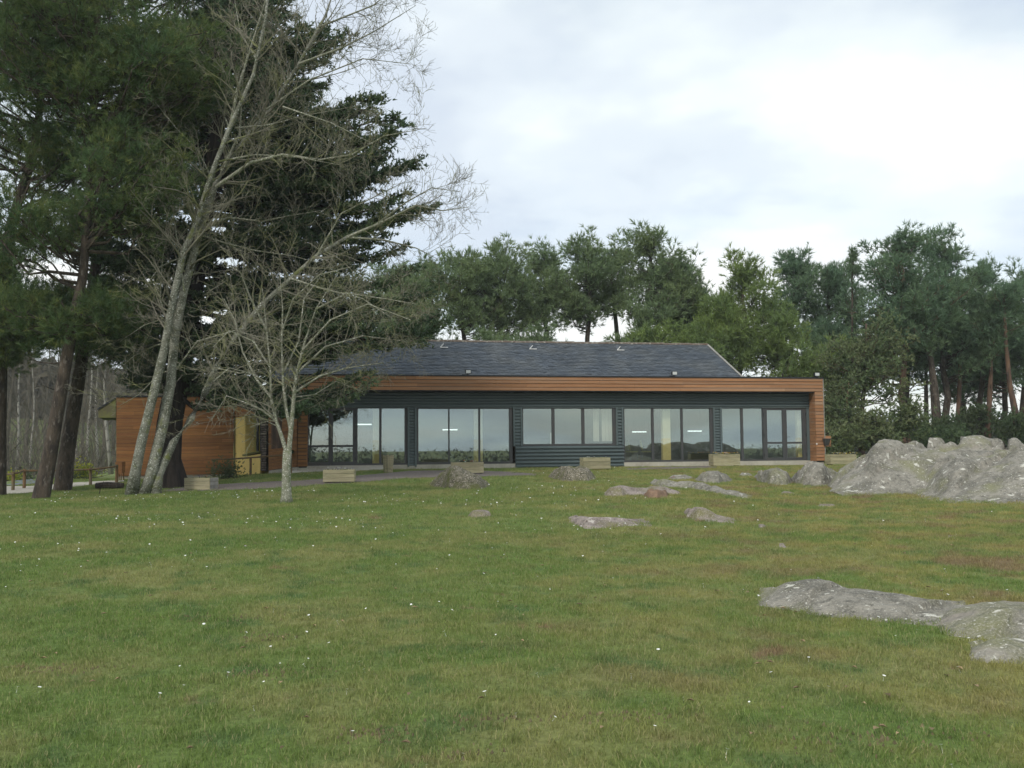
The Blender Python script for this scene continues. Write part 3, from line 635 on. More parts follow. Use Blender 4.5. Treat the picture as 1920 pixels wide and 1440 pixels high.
planter(1092, 1147, 858, 881, 'pale wooden planter in front of the ribbed panel under the short window', ['petal_p', 'petal_w'], math.radians(14), nf=8)
planter(1335, 1391, 850, 873, 'wooden planter with yellow and orange flowers between the two right bays', ['petal_y', 'petal_y', 'petal_o', 'petal_w'], math.radians(14), nf=60)
planter(1554, 1610, 847, 867, 'wooden planter of mixed pansies beyond the right corner beside the big rock', ['petal_y', 'petal_w', 'petal_p'], math.radians(14), nf=50)

P = gp(728, 886.5); bn = empty('litter_bin', P); tag(bn, 'round bin of upright wooden slats flaring upward, by the left glazed bay', 'litter bin')
r0, r1, h_ = .155, .20, .60
for i in range(20):
    a0 = 2*math.pi*(i+.08)/20; a1 = 2*math.pi*(i+.92)/20; hh = h_+random.uniform(-.012, .02)
    q = [(math.cos(a0)*r0, math.sin(a0)*r0, .0), (math.cos(a1)*r0, math.sin(a1)*r0, 0), (math.cos(a1)*r1, math.sin(a1)*r1, hh), (math.cos(a0)*r1, math.sin(a0)*r1, hh)]
    b = MB(); am = (a0+a1)/2; b.prism(q, (-math.cos(am)*.015, -math.sin(am)*.015, 0)); b.build('slat', M['planter'], bn)
b = MB(); ring = [(math.cos(t)*.15, math.sin(t)*.15) for t in np.linspace(0, 2*math.pi, 13)[:-1]]
b.prism([(x, y, .03) for x, y in ring], (0, 0, .5)); b.build('liner', M['frame'], bn)

def post(o, x, y, z, h, r=.055, z0=-.25):
    b = MB(); b.tube([(x, y, z+z0), (x+.005, y, z+h*.5), (x, y, z+h)], [r, r*.97, r*.95], 8); b.build('post', M['postwood'], o)
def fence(pts, label, rail_drop=.06, h=.8, r=.05):
    """pts: list of (px, py_top, Y)"""
    o = empty('post_and_rail_fence', (0, 0, 0)); tag(o, label, 'fence')
    T_ = []
    for px, py, Yd in pts:
        p = at(px, py, Yd); g_ = gz(p.x, p.y); T_.append(p); post(o, p.x, p.y, g_, p.z-g_, r)
    for a, c in zip(T_, T_[1:]):
        d = (c-a)*.04; b = MB(); dz = Vector((0, 0, -rail_drop)); fr_ = Vector((0, -r-.02, 0)); b.tube([a-d+dz+fr_, (a+c)/2+dz+fr_+Vector((0, 0, -.012)), c+d+dz+fr_], .032, 7); b.build('rail', M['postwood'], o)
    return o
fence([(-60, 888, 30), (25, 885, 30.0), (46, 879, 31), (170, 877, 32.5), (219, 871, 34)], 'weathered post and rail fence behind the two leaning pines')
f2 = fence([(401, 862, 35.5), (470, 858.5, 35.0)], 'wooden handrail on posts in front of the yellow corner wall', rail_drop=-.01, r=.045)
a, c = at(470, 858, 35.0), at(540, 853, 34.2); b = MB(); b.tube([a+Vector((0, -.07, 0)), c+Vector((0, -.07, 0))], .03, 7); b.build('rail', M['postwood'], f2); p = at(556, 853, 34.3)
post(f2, c.x+.1, c.y, gz(c.x, c.y), c.z-gz(c.x, c.y), .045)
P = at(205, 893, 34.5); o = empty('wooden_cabinet', (P.x, P.y+.5, gz(P.x, P.y))); tag(o, 'small orange wooden cabinet on legs beside the left corner of the wing', 'cabinet')
hz = at(205, 888, 35).z-gz(P.x, P.y); b = MB(); b.box(0, .24, 0, .3, hz, hz+.42); b.build('body', M['board_shaded'], o)
for x, y in ((.02, .02), (.19, .02), (.02, .25), (.19, .25)): b = MB(); b.box(x, x+.03, y, y+.03, -.1, hz-.002); b.build('leg', M['postwood'], o)
P = gp(205, 917); b = MB(); b.tube([(-.42, 0, .1), (-.1, .02, .12), (.42, .05, .1)], [.10, .11, .09], 9); o = b.build('log', M['bark_pine']); o.location = P; tag(o, 'short fallen log lying on the grass left of the grey stems', 'log')
P = gp(185, 929); b = MB(); b.tube([(0, 0, -.05), (.04, 0, .18), (.13, 0, .38)], [.014, .011, .006], 5); b.tube([(.05, 0, .2), (-.04, 0, .3)], [.008, .004], 5); o = b.build('stick', M['bark_cyp']); o.location = P; tag(o, 'thin dead stick poking up from the lawn beside the log', 'stick')

# ------------------------------------------------------------------ rocks
def vnoise(x, y, s, seed=0, oct=4):
    out_ = np.zeros_like(x); amp = 1; tot = 0
    r_ = np.random.default_rng(seed)
    for o in range(oct):
        for k in range(5):
            a = r_.uniform(0, 6.28); ph = r_.uniform(0, 6.28); fr = s*(1.9**o)*r_.uniform(.7, 1.3)
            out_ += amp*np.sin((x*math.cos(a)+y*math.sin(a))*fr+ph+1.3*np.sin((x*math.sin(a)-y*math.cos(a))*fr*.7+ph*2))/5
        tot += amp; amp *= .55
    return out_/tot
rock_zone = []
def rock(name, ridges, label, m, res=.05, rough=.05, seed=1, cat='rock'):
    """ridges: dict(p=[(px, top row, base row), ...], df, db) or dict(p=[(px, top row), ...], Y, df, db): crest lines of one continuous mass"""
    K = []
    for q in ridges:
        pxs = np.array([a[0] for a in q['p']], float); df, db = q['df'], q['db']
        if 'Y' in q: Yf = np.full(len(pxs), q['Y']-df)
        else: Yf = np.array([gp(a[0], a[2]).y for a in q['p']])
        Yc = Yf+df; P = [at(a[0], a[1], y) for a, y in zip(q['p'], Yc)]; h = np.array([p.z-gz(p.x, p.y) for p in P]); tx = np.array([p.x/p.y for p in P]); h[0] = min(h[0], -.06); h[-1] = min(h[-1], -.06); K.append((tx, Yf, h, df, db))
    x0 = min((k[0]*(k[1]+k[3])).min() for k in K)-.5; x1 = max((k[0]*(k[1]+k[3]+k[4])).max() for k in K)+.5; y0 = min(k[1].min() for k in K)-.4; y1 = max((k[1]).max()+k[3]+k[4] for k in K)+.4
    nx_, ny_ = int((x1-x0)/res)+2, int((y1-y0)/res)+2; X, Y = np.meshgrid(np.linspace(x0, x1, nx_), np.linspace(y0, y1, ny_)); big_ = max(k[2].max() for k in K)
    wm = min(.30, .5*min(k[3] for k in K)); wx = X+wm*.5*vnoise(X, Y, .7/wm, seed+5, 4); wy = Y+wm*vnoise(X, Y, .7/wm, seed+9, 5); H = np.full_like(X, -.4)
    for tx, Yf, h, df, db in K:
        t_ = wx/np.maximum(Y, 1); yf = np.interp(t_, tx, Yf); hh = np.interp(t_, tx, h, left=-.3, right=-.3); a = np.clip((wy-yf)/df, -1, 1); b_ = np.clip((wy-yf-df)/db, 0, 2)
        f_ = np.where(wy < yf+df, np.where(a > 0, np.sin(a.clip(0, 1)*math.pi/2)**(1.35 if big_ > 1 else .8), a*.6), 1-b_**2); f_ = np.where((f_ > 0) & (hh > 0), hh*f_, np.minimum(hh, 0)-.25*np.abs(np.minimum(f_, 0))); k = .05*big_; H = np.where(np.abs(H-f_) > 5*k, np.maximum(H, f_), np.log(np.exp(np.clip((H-f_)/k, -30, 30))+1)*k+f_)
    fr_ = 1.6 if big_ > .8 else 2.4; u_ = X*.75+Y*.66; v_ = -X*.66+Y*.75
    ridged = 1-np.abs(vnoise(u_*.55, v_*1.5, fr_, seed+2, 5))*2.2; saw = (v_*fr_*.55+.35*vnoise(X, Y, fr_*.6, seed+4, 3)) % 1.0; fine = vnoise(X, Y, fr_*4, seed+3, 4); env = np.clip(H/big_*2.2, .1, 1)
    H = H + rough*env*(1.1*(ridged-.55)+1.0*(saw**3*-1+.25)+.5*fine); G = hgt(X, Y); Z = G+np.clip(H, -.1, None); keep = H > -.07
    ii = np.arange(nx_*ny_).reshape(ny_, nx_); Q = np.stack([ii[:-1, :-1], ii[:-1, 1:], ii[1:, 1:], ii[1:, :-1]], -1); Q = Q[keep[:-1, :-1] & keep[:-1, 1:] & keep[1:, 1:] & keep[1:, :-1]]
    V = np.stack([X, Y, Z], -1).reshape(-1, 3); used, inv = np.unique(Q, return_inverse=True); org = np.array([V[used][:, 0].mean(), V[used][:, 1].mean(), 0]); org[2] = gz(org[0], org[1])
    o = link(name, np_mesh(name, V[used]-org, inv.reshape(-1, 4), 4), m, smooth=True); o.location = org; tag(o, label, cat); rock_zone.append((X, Y, H)); return o
R = M['rock']; RL = M['rock_low']
rock('rock_outcrop', [dict(p=[(1548, 892), (1575, 884), (1600, 872), (1618, 860), (1630, 846), (1645, 830), (1662, 829), (1680, 834), (1705, 842), (1740, 846), (1800, 850), (1900, 852), (2150, 852)], Y=24.3, df=2.5, db=1.6),
    dict(p=[(1688, 848), (1698, 834), (1712, 831), (1735, 832), (1760, 838), (1795, 846)], Y=26.6, df=1.2, db=1.2), dict(p=[(1732, 840), (1742, 829), (1760, 824), (1782, 821), (1798, 830), (1805, 840)], Y=27.4, df=1.0, db=1.2),
    dict(p=[(1790, 832), (1800, 814), (1815, 813), (1840, 818), (1865, 822), (1878, 828), (1888, 842)], Y=27.6, df=1.5, db=1.4), dict(p=[(1878, 836), (1888, 823), (1900, 820), (1912, 824), (1925, 834), (1960, 822), (2020, 818), (2150, 825)], Y=27.2, df=1.4, db=1.6),
    dict(p=[(1635, 899, 901), (1665, 893, 906), (1695, 886, 913), (1720, 878, 921), (1742, 873, 929), (1765, 868, 936), (1795, 862, 940), (1830, 866, 941), (1870, 858, 941), (1920, 850, 942), (2150, 846, 944)], df=2.6, db=2.6),
    dict(p=[(1550, 893, 894), (1572, 889, 895), (1590, 882, 897), (1620, 874, 899), (1660, 868, 900), (1700, 872, 901), (1745, 878, 904)], df=.9, db=1.6)], 'large grey rock outcrop with white lichen rising at the right edge', R, .06, .17, 3)
rock('rock', [dict(p=[(1410, 893, 895), (1422, 885, 903), (1440, 881, 909), (1455, 880, 910), (1475, 884, 909), (1490, 896, 905)], df=.5, db=.5)], 'rounded lichened rock left of the taller pointed one near the right corner', R, .03, .06, 5)
rock('rock', [dict(p=[(1476, 900, 903), (1495, 884, 908), (1510, 869, 910), (1522, 864, 911), (1538, 866, 911), (1552, 880, 909), (1580, 888, 906), (1596, 898, 901)], df=.6, db=.6)], 'pointed lichened rock between the hall corner and the big outcrop', R, .03, .08, 6)
rock('stony_mound', [dict(p=[(800, 907, 910), (815, 898, 913), (830, 886, 915), (845, 877, 917), (860, 876, 918), (878, 883, 918), (900, 894, 917), (922, 907, 912)], df=.7, db=.6)], 'larger stony earth mound with moss in front of the second bay', M['mound'], .035, .06, 8, 'mound')
rock('stony_mound', [dict(p=[(1026, 894, 896), (1038, 884, 899), (1052, 875, 901), (1064, 873, 902), (1074, 877, 902), (1084, 874, 902), (1100, 880, 902), (1122, 895, 899)], df=.6, db=.5)], 'smaller twin topped stony mound before the ribbed metal panel', M['mound'], .035, .05, 9, 'mound')
rock('rock', [dict(p=[(1128, 926, 928), (1145, 916, 931), (1165, 912, 931), (1190, 916, 929), (1205, 917, 929), (1222, 912, 928), (1245, 912, 927), (1270, 920, 928), (1285, 926, 928)], df=.5, db=.6)], 'low mossy rock behind the reddish stone', RL, .03, .04, 10)
rock('rock', [dict(p=[(1212, 906, 908), (1225, 899, 911), (1240, 900, 913), (1265, 905, 914), (1290, 903, 916), (1315, 907, 921), (1340, 913, 925), (1362, 918, 929), (1395, 927, 934), (1432, 934, 936)], df=.5, db=.6)], 'long low rock band with white streaks stretching right of the reddish stone', R, .03, .05, 11)
rock('rock', [dict(p=[(1246, 898, 899), (1262, 891, 900), (1285, 889, 899), (1308, 894, 897)], df=.4, db=.4)], 'flat pale rock left of the smooth dome in the grass', R, .03, .03, 12)
rock('rock', [dict(p=[(1300, 899, 902), (1315, 887, 905), (1330, 883, 906), (1348, 883, 906), (1362, 890, 904), (1378, 900, 902)], df=.6, db=.6)], 'smooth grey dome shaped rock in front of the fifth bay', R, .03, .03, 13)
rock('rock', [dict(p=[(1058, 973, 975), (1072, 970, 983), (1095, 971, 991), (1130, 974, 991), (1165, 976, 988), (1200, 978, 986), (1225, 984, 990), (1248, 990, 992)], df=.45, db=.5)], 'flat pinkish rock slab in mid lawn, widest of the flat ones', RL, .025, .03, 14)
rock('rock', [dict(p=[(1275, 960, 962), (1288, 954, 970), (1308, 953, 977), (1325, 958, 978), (1345, 968, 979), (1370, 973, 981), (1402, 980, 982)], df=.45, db=.4)], 'low wedge shaped rock right of the flat pinkish slab', RL, .025, .04, 15)
rock('rock', [dict(p=[(871, 967, 969), (888, 959, 971), (905, 957, 970), (918, 960, 968), (928, 965, 967)], df=.3, db=.3)], 'small flat pinkish rock alone in the green lawn centre', RL, .02, .02, 16)
rock('rock', [dict(p=[(1398, 1131, 1132), (1415, 1118, 1136), (1440, 1107, 1141), (1475, 1099, 1146), (1515, 1097, 1152), (1550, 1101, 1156), (1590, 1111, 1160), (1640, 1118, 1166), (1700, 1126, 1171), (1750, 1134, 1176), (1800, 1142, 1178), (1830, 1160, 1170)], df=.55, db=.55)], 'long whale backed foreground rock with white lichen spots', R, .02, .045, 17)
rock('rock', [dict(p=[(1738, 1178, 1182), (1765, 1158, 1190), (1795, 1143, 1197), (1840, 1137, 1203), (1890, 1139, 1207), (1950, 1142, 1209), (2050, 1146, 1214), (2120, 1160, 1210)], df=.6, db=.6)], 'broad foreground rock cut by the right edge of the picture', R, .02, .05, 18)
rock('rock', [dict(p=[(1806, 1230, 1232), (1820, 1209, 1238), (1850, 1201, 1243), (1885, 1203, 1244), (1930, 1211, 1244), (1990, 1222, 1244), (2020, 1240, 1243)], df=.3, db=.25)], 'small foreground rock below the broad one at the right edge', R, .015, .03, 19)
for k, (a, c, t_, y, lab) in enumerate([(1456, 1502, 922, 927, 'tiny flat rock below the rounded lichened pair'), (1419, 1442, 983, 990, 'tiny round rock right of the wedge shaped rock'), (1768, 1804, 1005, 1011, 'tiny pale rock in dry grass below the big outcrop'),
                        (1456, 1482, 1020, 1027, 'tiny grey rock alone in the middle right lawn'), (1380, 1420, 887, 893, 'small pale rock right of the smooth dome'), (1525, 1582, 945, 950, 'thin flat rock left below the big outcrop'), (1268, 1302, 1002, 1007, 'thin pale rock sliver below the wedge shaped rock')]):
    rock('rock', [dict(p=[(a, y-1, y), (a*.75+c*.25, t_, y), (a*.4+c*.6, t_+.5, y), (c, y-1, y)], df=.2, db=.2)], lab, RL if k != 4 else R, .02, .015, 30+k)
rock('stone', [dict(p=[(1205, 926, 930), (1215, 918, 934), (1232, 916, 935), (1250, 921, 933), (1256, 928, 930)], df=.25, db=.2)], 'reddish brown stone propped in front of the low mossy rock', M['redstone'], .02, .04, 40, 'stone')

# ------------------------------------------------------------------ lawn blades and daisies (geometry nodes)
def clump(name, n, rad, hmin, hmax, wid, seed):
    r = np.random.default_rng(seed); V = []; T_ = []
    for i in range(n):
        a = r.uniform(0, 6.28); q = rad*math.sqrt(r.uniform()); x, y = q*math.cos(a), q*math.sin(a); h_ = r.uniform(hmin, hmax); d = r.uniform(0, 6.28); le = r.uniform(.25, .95)*h_
        p = r.uniform(0, 6.28); wx, wy = wid*math.cos(p), wid*math.sin(p); o = len(V)
        V += [(x-wx, y-wy, -.004), (x+wx, y+wy, -.004), (x+wx*.6+le*.4*math.cos(d), y+wy*.6+le*.4*math.sin(d), h_*.65), (x-wx*.6+le*.4*math.cos(d), y-wy*.6+le*.4*math.sin(d), h_*.65), (x+le*math.cos(d), y+le*math.sin(d), h_)]
        T_ += [(o, o+1, o+2), (o, o+2, o+3), (o+3, o+2, o+4)]
    me = np_mesh(name, V, T_); me.materials.append(M['blade']); return me
gx = np.arange(-22, 22, .5); gy = np.arange(2.5, 38, .5); X, Y = np.meshgrid(gx, gy)
dens = np.zeros_like(X); inside = (np.abs(X) < Y*.60+1.2)
dens[inside & (Y < 9)] = 300; dens[inside & (Y >= 9) & (Y < 15)] = 210; dens[inside & (Y >= 15) & (Y < 24)] = 110; dens[inside & (Y >= 24)] = 60
for pl_ in bare: dens[in_poly(X, Y, pl_)] = 0
# finer zero zones: the hall, wing, paths
hp = [(A+U*uL+BK*.2), (A+U*Wd+BK*.2), (A+U*Wd+BK*12), (A+BK*12)]; dens[in_poly(X, Y, [(p.x, p.y) for p in hp])] = 0
dens[in_poly(X, Y, [(p.x, p.y) for p in (W0b, W1b, T(557, 870), A+BK*5, W0b+wback*6)])] = 0
V = np.stack([X, Y, hgt(X, Y)], -1).reshape(-1, 3); ny_, nx_ = X.shape; ii = np.arange(nx_*ny_).reshape(ny_, nx_)
Q = np.stack([ii[:-1, :-1], ii[:-1, 1:], ii[1:, 1:], ii[1:, :-1]], -1).reshape(-1, 4)
em = np_mesh('grass', V, Q, 4); at_ = em.attributes.new('dens', 'FLOAT', 'POINT'); at_.data.foreach_set('value', dens.ravel().astype(np.float32))
scl = 1+.5*sst(8, 26, Y); a2 = em.attributes.new('size', 'FLOAT', 'POINT'); a2.data.foreach_set('value', scl.ravel().astype(np.float32))
dd = np.where(inside, np.where(X > 5, 1., 2.6)*np.where(Y < 12, .7, 1)*1.7*np.clip(.5+3.0*vnoise(X, Y, 1.1, 77, 2), 0, 4)*np.where(Y > 24, .3, 1)*np.where((X > 3) & (Y > 9), .15, 1), 0)*(dens > 0)
a3 = em.attributes.new('daisy', 'FLOAT', 'POINT'); a3.data.foreach_set('value', dd.ravel().astype(np.float32))
def scatter(name, emesh, attr, insts, smin, smax, tilt, seed):
    ng = bpy.data.node_groups.new(name+'_nodes', 'GeometryNodeTree'); ng.interface.new_socket('Geometry', in_out='INPUT', socket_type='NodeSocketGeometry'); ng.interface.new_socket('Geometry', in_out='OUTPUT', socket_type='NodeSocketGeometry')
    N = ng.nodes; L = ng.links; gi = N.new('NodeGroupInput'); go = N.new('NodeGroupOutput')
    dp = N.new('GeometryNodeDistributePointsOnFaces'); na = N.new('GeometryNodeInputNamedAttribute'); na.data_type = 'FLOAT'; na.inputs[0].default_value = attr
    L.new(gi.outputs[0], dp.inputs['Mesh']); L.new(na.outputs[0], dp.inputs['Density']); dp.inputs['Seed'].default_value = seed
    ip = N.new('GeometryNodeInstanceOnPoints'); L.new(dp.outputs['Points'], ip.inputs['Points'])
    jg = N.new('GeometryNodeGeometryToInstance')
    for me in insts:
        ob = bpy.data.objects.new(me.name, me)           # unlinked source, only its mesh is used
        oi = N.new('GeometryNodeObjectInfo'); oi.inputs['Object'].default_value = ob; L.new(oi.outputs['Geometry'], jg.inputs[0])
    L.new(jg.outputs[0], ip.inputs['Instance']); ip.inputs['Pick Instance'].default_value = True
    ri = N.new('FunctionNodeRandomValue'); ri.data_type = 'INT'; 
    for s in ri.inputs:
        if s.name == 'Max' and s.type == 'INT': s.default_value = len(insts)-1
    for s in ri.outputs:
        if s.type == 'INT': L.new(s, ip.inputs['Instance Index'])
    rr = N.new('FunctionNodeRandomValue'); rr.data_type = 'FLOAT_VECTOR'; rr.inputs[0].default_value = (-tilt, -tilt, 0); rr.inputs[1].default_value = (tilt, tilt, 6.283); L.new(rr.outputs[0], ip.inputs['Rotation'])
    rs = N.new('FunctionNodeRandomValue'); rs.data_type = 'FLOAT'; rs.inputs[2].default_value = smin; rs.inputs[3].default_value = smax
    ns = N.new('GeometryNodeInputNamedAttribute'); ns.data_type = 'FLOAT'; ns.inputs[0].default_value = 'size'
    mu = N.new('ShaderNodeMath'); mu.operation = 'MULTIPLY'; L.new(rs.outputs[1], mu.inputs[0]); L.new(ns.outputs[0], mu.inputs[1]); L.new(mu.outputs[0], ip.inputs['Scale'])
    L.new(ip.outputs[0], go.inputs[0])
    o = link(name, emesh); md = o.modifiers.new('scatter', 'NODES'); md.node_group = ng; return o
tag(scatter('grass', em, 'dens', [clump('blade_clump', 28, .085, .007, .024, .0019, 5+k) for k in range(4)] + [clump('tuft_clump', 24, .06, .012, .036, .0019, 31)], .7, 1.5, .2, 1), kind='stuff')
def daisy_me():
    V = []; T_ = []; h_ = .035
    for k in range(9):
        a = k*.698; o = len(V); V += [(0, 0, h_), (math.cos(a)*.011, math.sin(a)*.011, h_+.003), (math.cos(a+.6)*.011, math.sin(a+.6)*.011, h_+.003)]; T_.append((o, o+1, o+2))
    o = len(V); V += [(-.001, 0, 0), (.001, 0, 0), (0, 0, h_)]; T_.append((o, o+1, o+2)); me = np_mesh('daisy', V, T_); me.materials.append(M['daisy']); return me
tag(scatter('daisies', em.copy(), 'daisy', [daisy_me()], .6, 1.15, .5, 9), kind='stuff')
lf = MB()
for i in range(300):
    y = random.uniform(4.5, 26); x = random.uniform(-.55, .55)*y; s = random.uniform(.015, .035); a = random.random()*6.3; z = gz(x, y)+.025
    c, q = math.cos(a)*s, math.sin(a)*s; lf.add([(x+c, y+q, z), (x-q*.5, y+c*.5, z+.012), (x-c, y-q, z+.003), (x+q*.5, y-c*.5, z+.01)], [(0, 1, 2, 3)])
tag(lf.build('fallen_leaves', M['deadleaf']), kind='stuff')

cl = MB()
for px, py, wx_, wy_, n_ in ((110, 1257, .42, .10, 170), (410, 1161, .55, .16, 150), (505, 1196, .22, .14, 190), (505, 1262, .38, .12, 150), (690, 1378, .22, .12, 130), (880, 1420, .2, .1, 80), (940, 1350, .35, .1, 110), (1640, 1385, .5, .18, 170), (1180, 1345, .4, .1, 100), (930, 1045, .5, .15, 90), (575, 964, .35, .15, 60)):
    P = gp(px, py)
    for i in range(n_//2):
        x = P.x+random.gauss(0, wx_*.5); y = P.y+random.gauss(0, wy_*.6); s = random.uniform(.008, .022); z = gz(x, y)+random.uniform(.004, .016); a = random.random()*6.3; q = [(x+math.cos(a+k*2.09)*s, y+math.sin(a+k*2.09)*s, z-s) for k in range(3)]
        cl.add(q+[(x, y, z+s*.35)], [(0, 1, 3), (1, 2, 3), (2, 0, 3)])
tag(cl.build('soil_crumbs', mat('loose_soil', (.15, .125, .07), .95, isl=.3)), kind='stuff')

# ------------------------------------------------------------------ trees
def unit(v): return v/np.maximum(np.linalg.norm(v, axis=-1, keepdims=True), 1e-9)
def needles(P, D, n, length, width, spread, r):
    """fans of thin triangles: P, D (N,3) shoots"""
    N_ = len(P); P = np.repeat(P, n, 0); D = np.repeat(D, n, 0); R_ = r.normal(size=(N_*n, 3)); d = unit(D+spread*unit(R_)*r.uniform(.5, 1.2, (N_*n, 1)))
    l = length*r.uniform(.65, 1.15, (N_*n, 1)); base = P + D*length*.5*r.uniform(-.3, .6, (N_*n, 1)); s = unit(np.cross(d, r.normal(size=(N_*n, 3))))*width*.5
    V = np.stack([base-s, base+s, base+d*l], 1).reshape(-1, 3); T_ = np.arange(len(V)).reshape(-1, 3); return V, T_
def curve(a, c, sag, n=5, r=None, wob=.0):
    P = []
    for i in range(n+1):
        t = i/n; p = a*(1-t)+c*t; p = p+np.array([0, 0, sag*4*t*(1-t)])
        if r is not None and 0 < i < n: p = p+r.normal(size=3)*wob
        P.append(p)
    return P
def poly_at(P, t):
    t = np.clip(t, 0, 1)*(len(P)-1); i = min(int(t), len(P)-2); return P[i]*(1-(t-i))+P[i+1]*(t-i)
def V3(v): return np.array([v.x, v.y, v.z])

def pine(name, label, stem, rad, blobs, n_limbs, shoots, nl, nw, leafm, barkm, seed, group, t0=.45, k=8, spread=.9, nn=9, cat='pine tree', clus=.42, sag=-.15, dead=6):
    """stem: polyline (numpy); blobs: [(centre, radii, weight)] crown masses; limbs reach into them, shoots tuft the ends"""
    r = np.random.default_rng(seed); base = stem[0]; stem = [p-base for p in stem]
    o = empty(name, base); tag(o, label, cat, group)
    tb = MB(); L_ = len(stem); tb.tube([stem[0]+np.array([0, 0, -.4])]+stem, [rad*1.35]+[rad*(1.12 if i == 0 else 1-.72*i/(L_-1)) for i in range(L_)], k); tb.build('trunk', barkm, o, True)
    lb = MB(); SP = []; SD = []
    wsum = sum(b_[2] for b_ in blobs); hs = stem[-1][2]
    for cen, rd, wt_ in blobs:
        cen = np.array(cen)-base; rd = np.array(rd)
        for j in range(max(1, int(round(n_limbs*wt_/wsum)))):
            d = unit(r.normal(size=3)); q = r.uniform(.55, 1)**.5; tip = cen+d*rd*q
            if tip[2] > cen[2]: pass
            th = np.clip((tip[2]-.28*np.linalg.norm((tip-poly_at(stem, .7))[:2]))/max(hs, .1)-.04, t0*.9, .99); # where it leaves the trunk
            tz = th*hs; ts = next((i for i in range(L_-1) if stem[i+1][2] >= tz), L_-2); f_ = np.clip((tz-stem[ts][2])/max(stem[ts+1][2]-stem[ts][2], 1e-3), 0, 1); st = stem[ts]*(1-f_)+stem[ts+1]*f_
            ln = np.linalg.norm(tip-st); P = curve(st, tip, sag*ln*.5, 4, r, .05*ln); rl = min(rad*.4, .012+.013*ln)
            lb.tube(P, [rl, rl*.8, rl*.6, rl*.42, rl*.2], 4, cap=False)
            nc = 3 + int(ln*1.0)
            for c_ in range(nc):
                t = 1-.55*(c_/nc)**1.0; p = poly_at(P, t); dv = unit(r.normal(size=3)+np.array([0, 0, .55])+unit(tip-st)*.6); e = p+dv*r.uniform(.25, .6)*min(1., .35+ln*.3)*(rd.mean()/1.6)**.5
                lb.tube([p, (p+e)/2+np.array([0, 0, -.03]), e], [rl*.35, rl*.28, rl*.15], 3, cap=False)
                m_ = shoots; pp = e+r.normal(size=(m_, 3))*clus*np.array([.5, .5, .38]); SP.append(pp); SD.append(unit(unit(pp-e)*.7+dv*.5+np.array([0, 0, .45])))
    for i in range(dead):
        t = r.uniform(.25, max(t0, .15)+.15); p = poly_at(stem, t); a = r.uniform(0, 6.28); q = p+np.array([math.cos(a), math.sin(a), .1])*r.uniform(.5, 1.6); lb.tube(curve(p, q, -.1, 3), [.02, .016, .012, .005], 4, cap=False)
    lb.build('branches', barkm, o)
    SP = np.concatenate(SP); SD = np.concatenate(SD); V, T_ = needles(SP, SD, nn, nl, nw, spread, r)
    link('crown', np_mesh('crown', V, T_), leafm, o); return o, len(T_)
tot = 0
# --- the three pines at the left, close to us
def pstem(pts, Y0, Y1=None):
    n = len(pts); P = []
    for i, (px, py) in enumerate(pts):
        Yd = Y0+(0 if Y1 is None else (Y1-Y0)*i/(n-1)); P.append(V3(at(px, py, Yd)))
    b = gp(*pts[0]) if pts[0][0] > -40 else None
    return P
def base_Y(px, py): return gp(px, py).y
Yp1 = base_Y(75, 936); Yp2 = base_Y(115, 921)+.3; print('pine Y', Yp1, Yp2, 'small', base_Y(537, 941), 'bare', base_Y(262, 924), 'cyp', base_Y(315, 920))
def bl(px, py, Yd, rpx, rpy, ry, w_): p = at(px, py, Yd); k_ = Yd/F; return (V3(p), (rpx*k_, ry, rpy*k_), w_)
NG = 'tall pines at the left'
o, n = pine('pine_tree', 'front leaning dark pine trunk nearest the left, bark deeply furrowed', pstem([(76, 937), (92, 860), (106, 780), (120, 700), (138, 600), (155, 520), (165, 400), (172, 250), (182, 60), (190, -120)], Yp1),
     .20, [bl(100, 60, Yp1, 170, 110, 2.2, 1.3), bl(200, 200, Yp1+.3, 130, 80, 1.8, 1), bl(250, 330, Yp1-.3, 120, 70, 1.6, 1), bl(60, 420, Yp1, 110, 50, 1.6, .5), bl(120, 590, Yp1+.4, 150, 50, 1.6, .9), bl(330, 120, Yp1, 110, 70, 1.6, .9), bl(60, -100, Yp1, 200, 120, 2.4, .8)],
     260, 16, .21, .016, M['pine_near'], M['bark_pine'], 21, NG, .35, 12, .95, 13, clus=.38); tot += n
o, n = pine('pine_tree', 'second leaning pine trunk just behind and right of the front one', pstem([(117, 922), (127, 840), (141, 750), (151, 690), (162, 600), (176, 520), (190, 400), (215, 250), (245, 80), (270, -150)], Yp2),
     .25, [bl(300, 30, Yp2, 180, 90, 2.2, 1.4), bl(390, 130, Yp2+.5, 90, 90, 1.6, .8), bl(330, 270, Yp2, 80, 80, 1.6, .8), bl(210, 440, Yp2+.5, 120, 60, 1.8, .9), bl(90, 610, Yp2+.5, 160, 55, 2.0, 1.1), bl(200, 620, Yp2, 110, 60, 1.6, .8), bl(440, 40, Yp2, 45, 50, .8, .35), bl(250, -130, Yp2, 220, 120, 2.4, .8), bl(30, 240, Yp2+1, 100, 90, 1.6, .35), bl(250, 560, Yp2+1, 90, 60, 1.5, .7)],
     290, 14, .21, .016, M['pine_near'], M['bark_pine'], 22, NG, .35, 12, .95, 13, clus=.38); tot += n
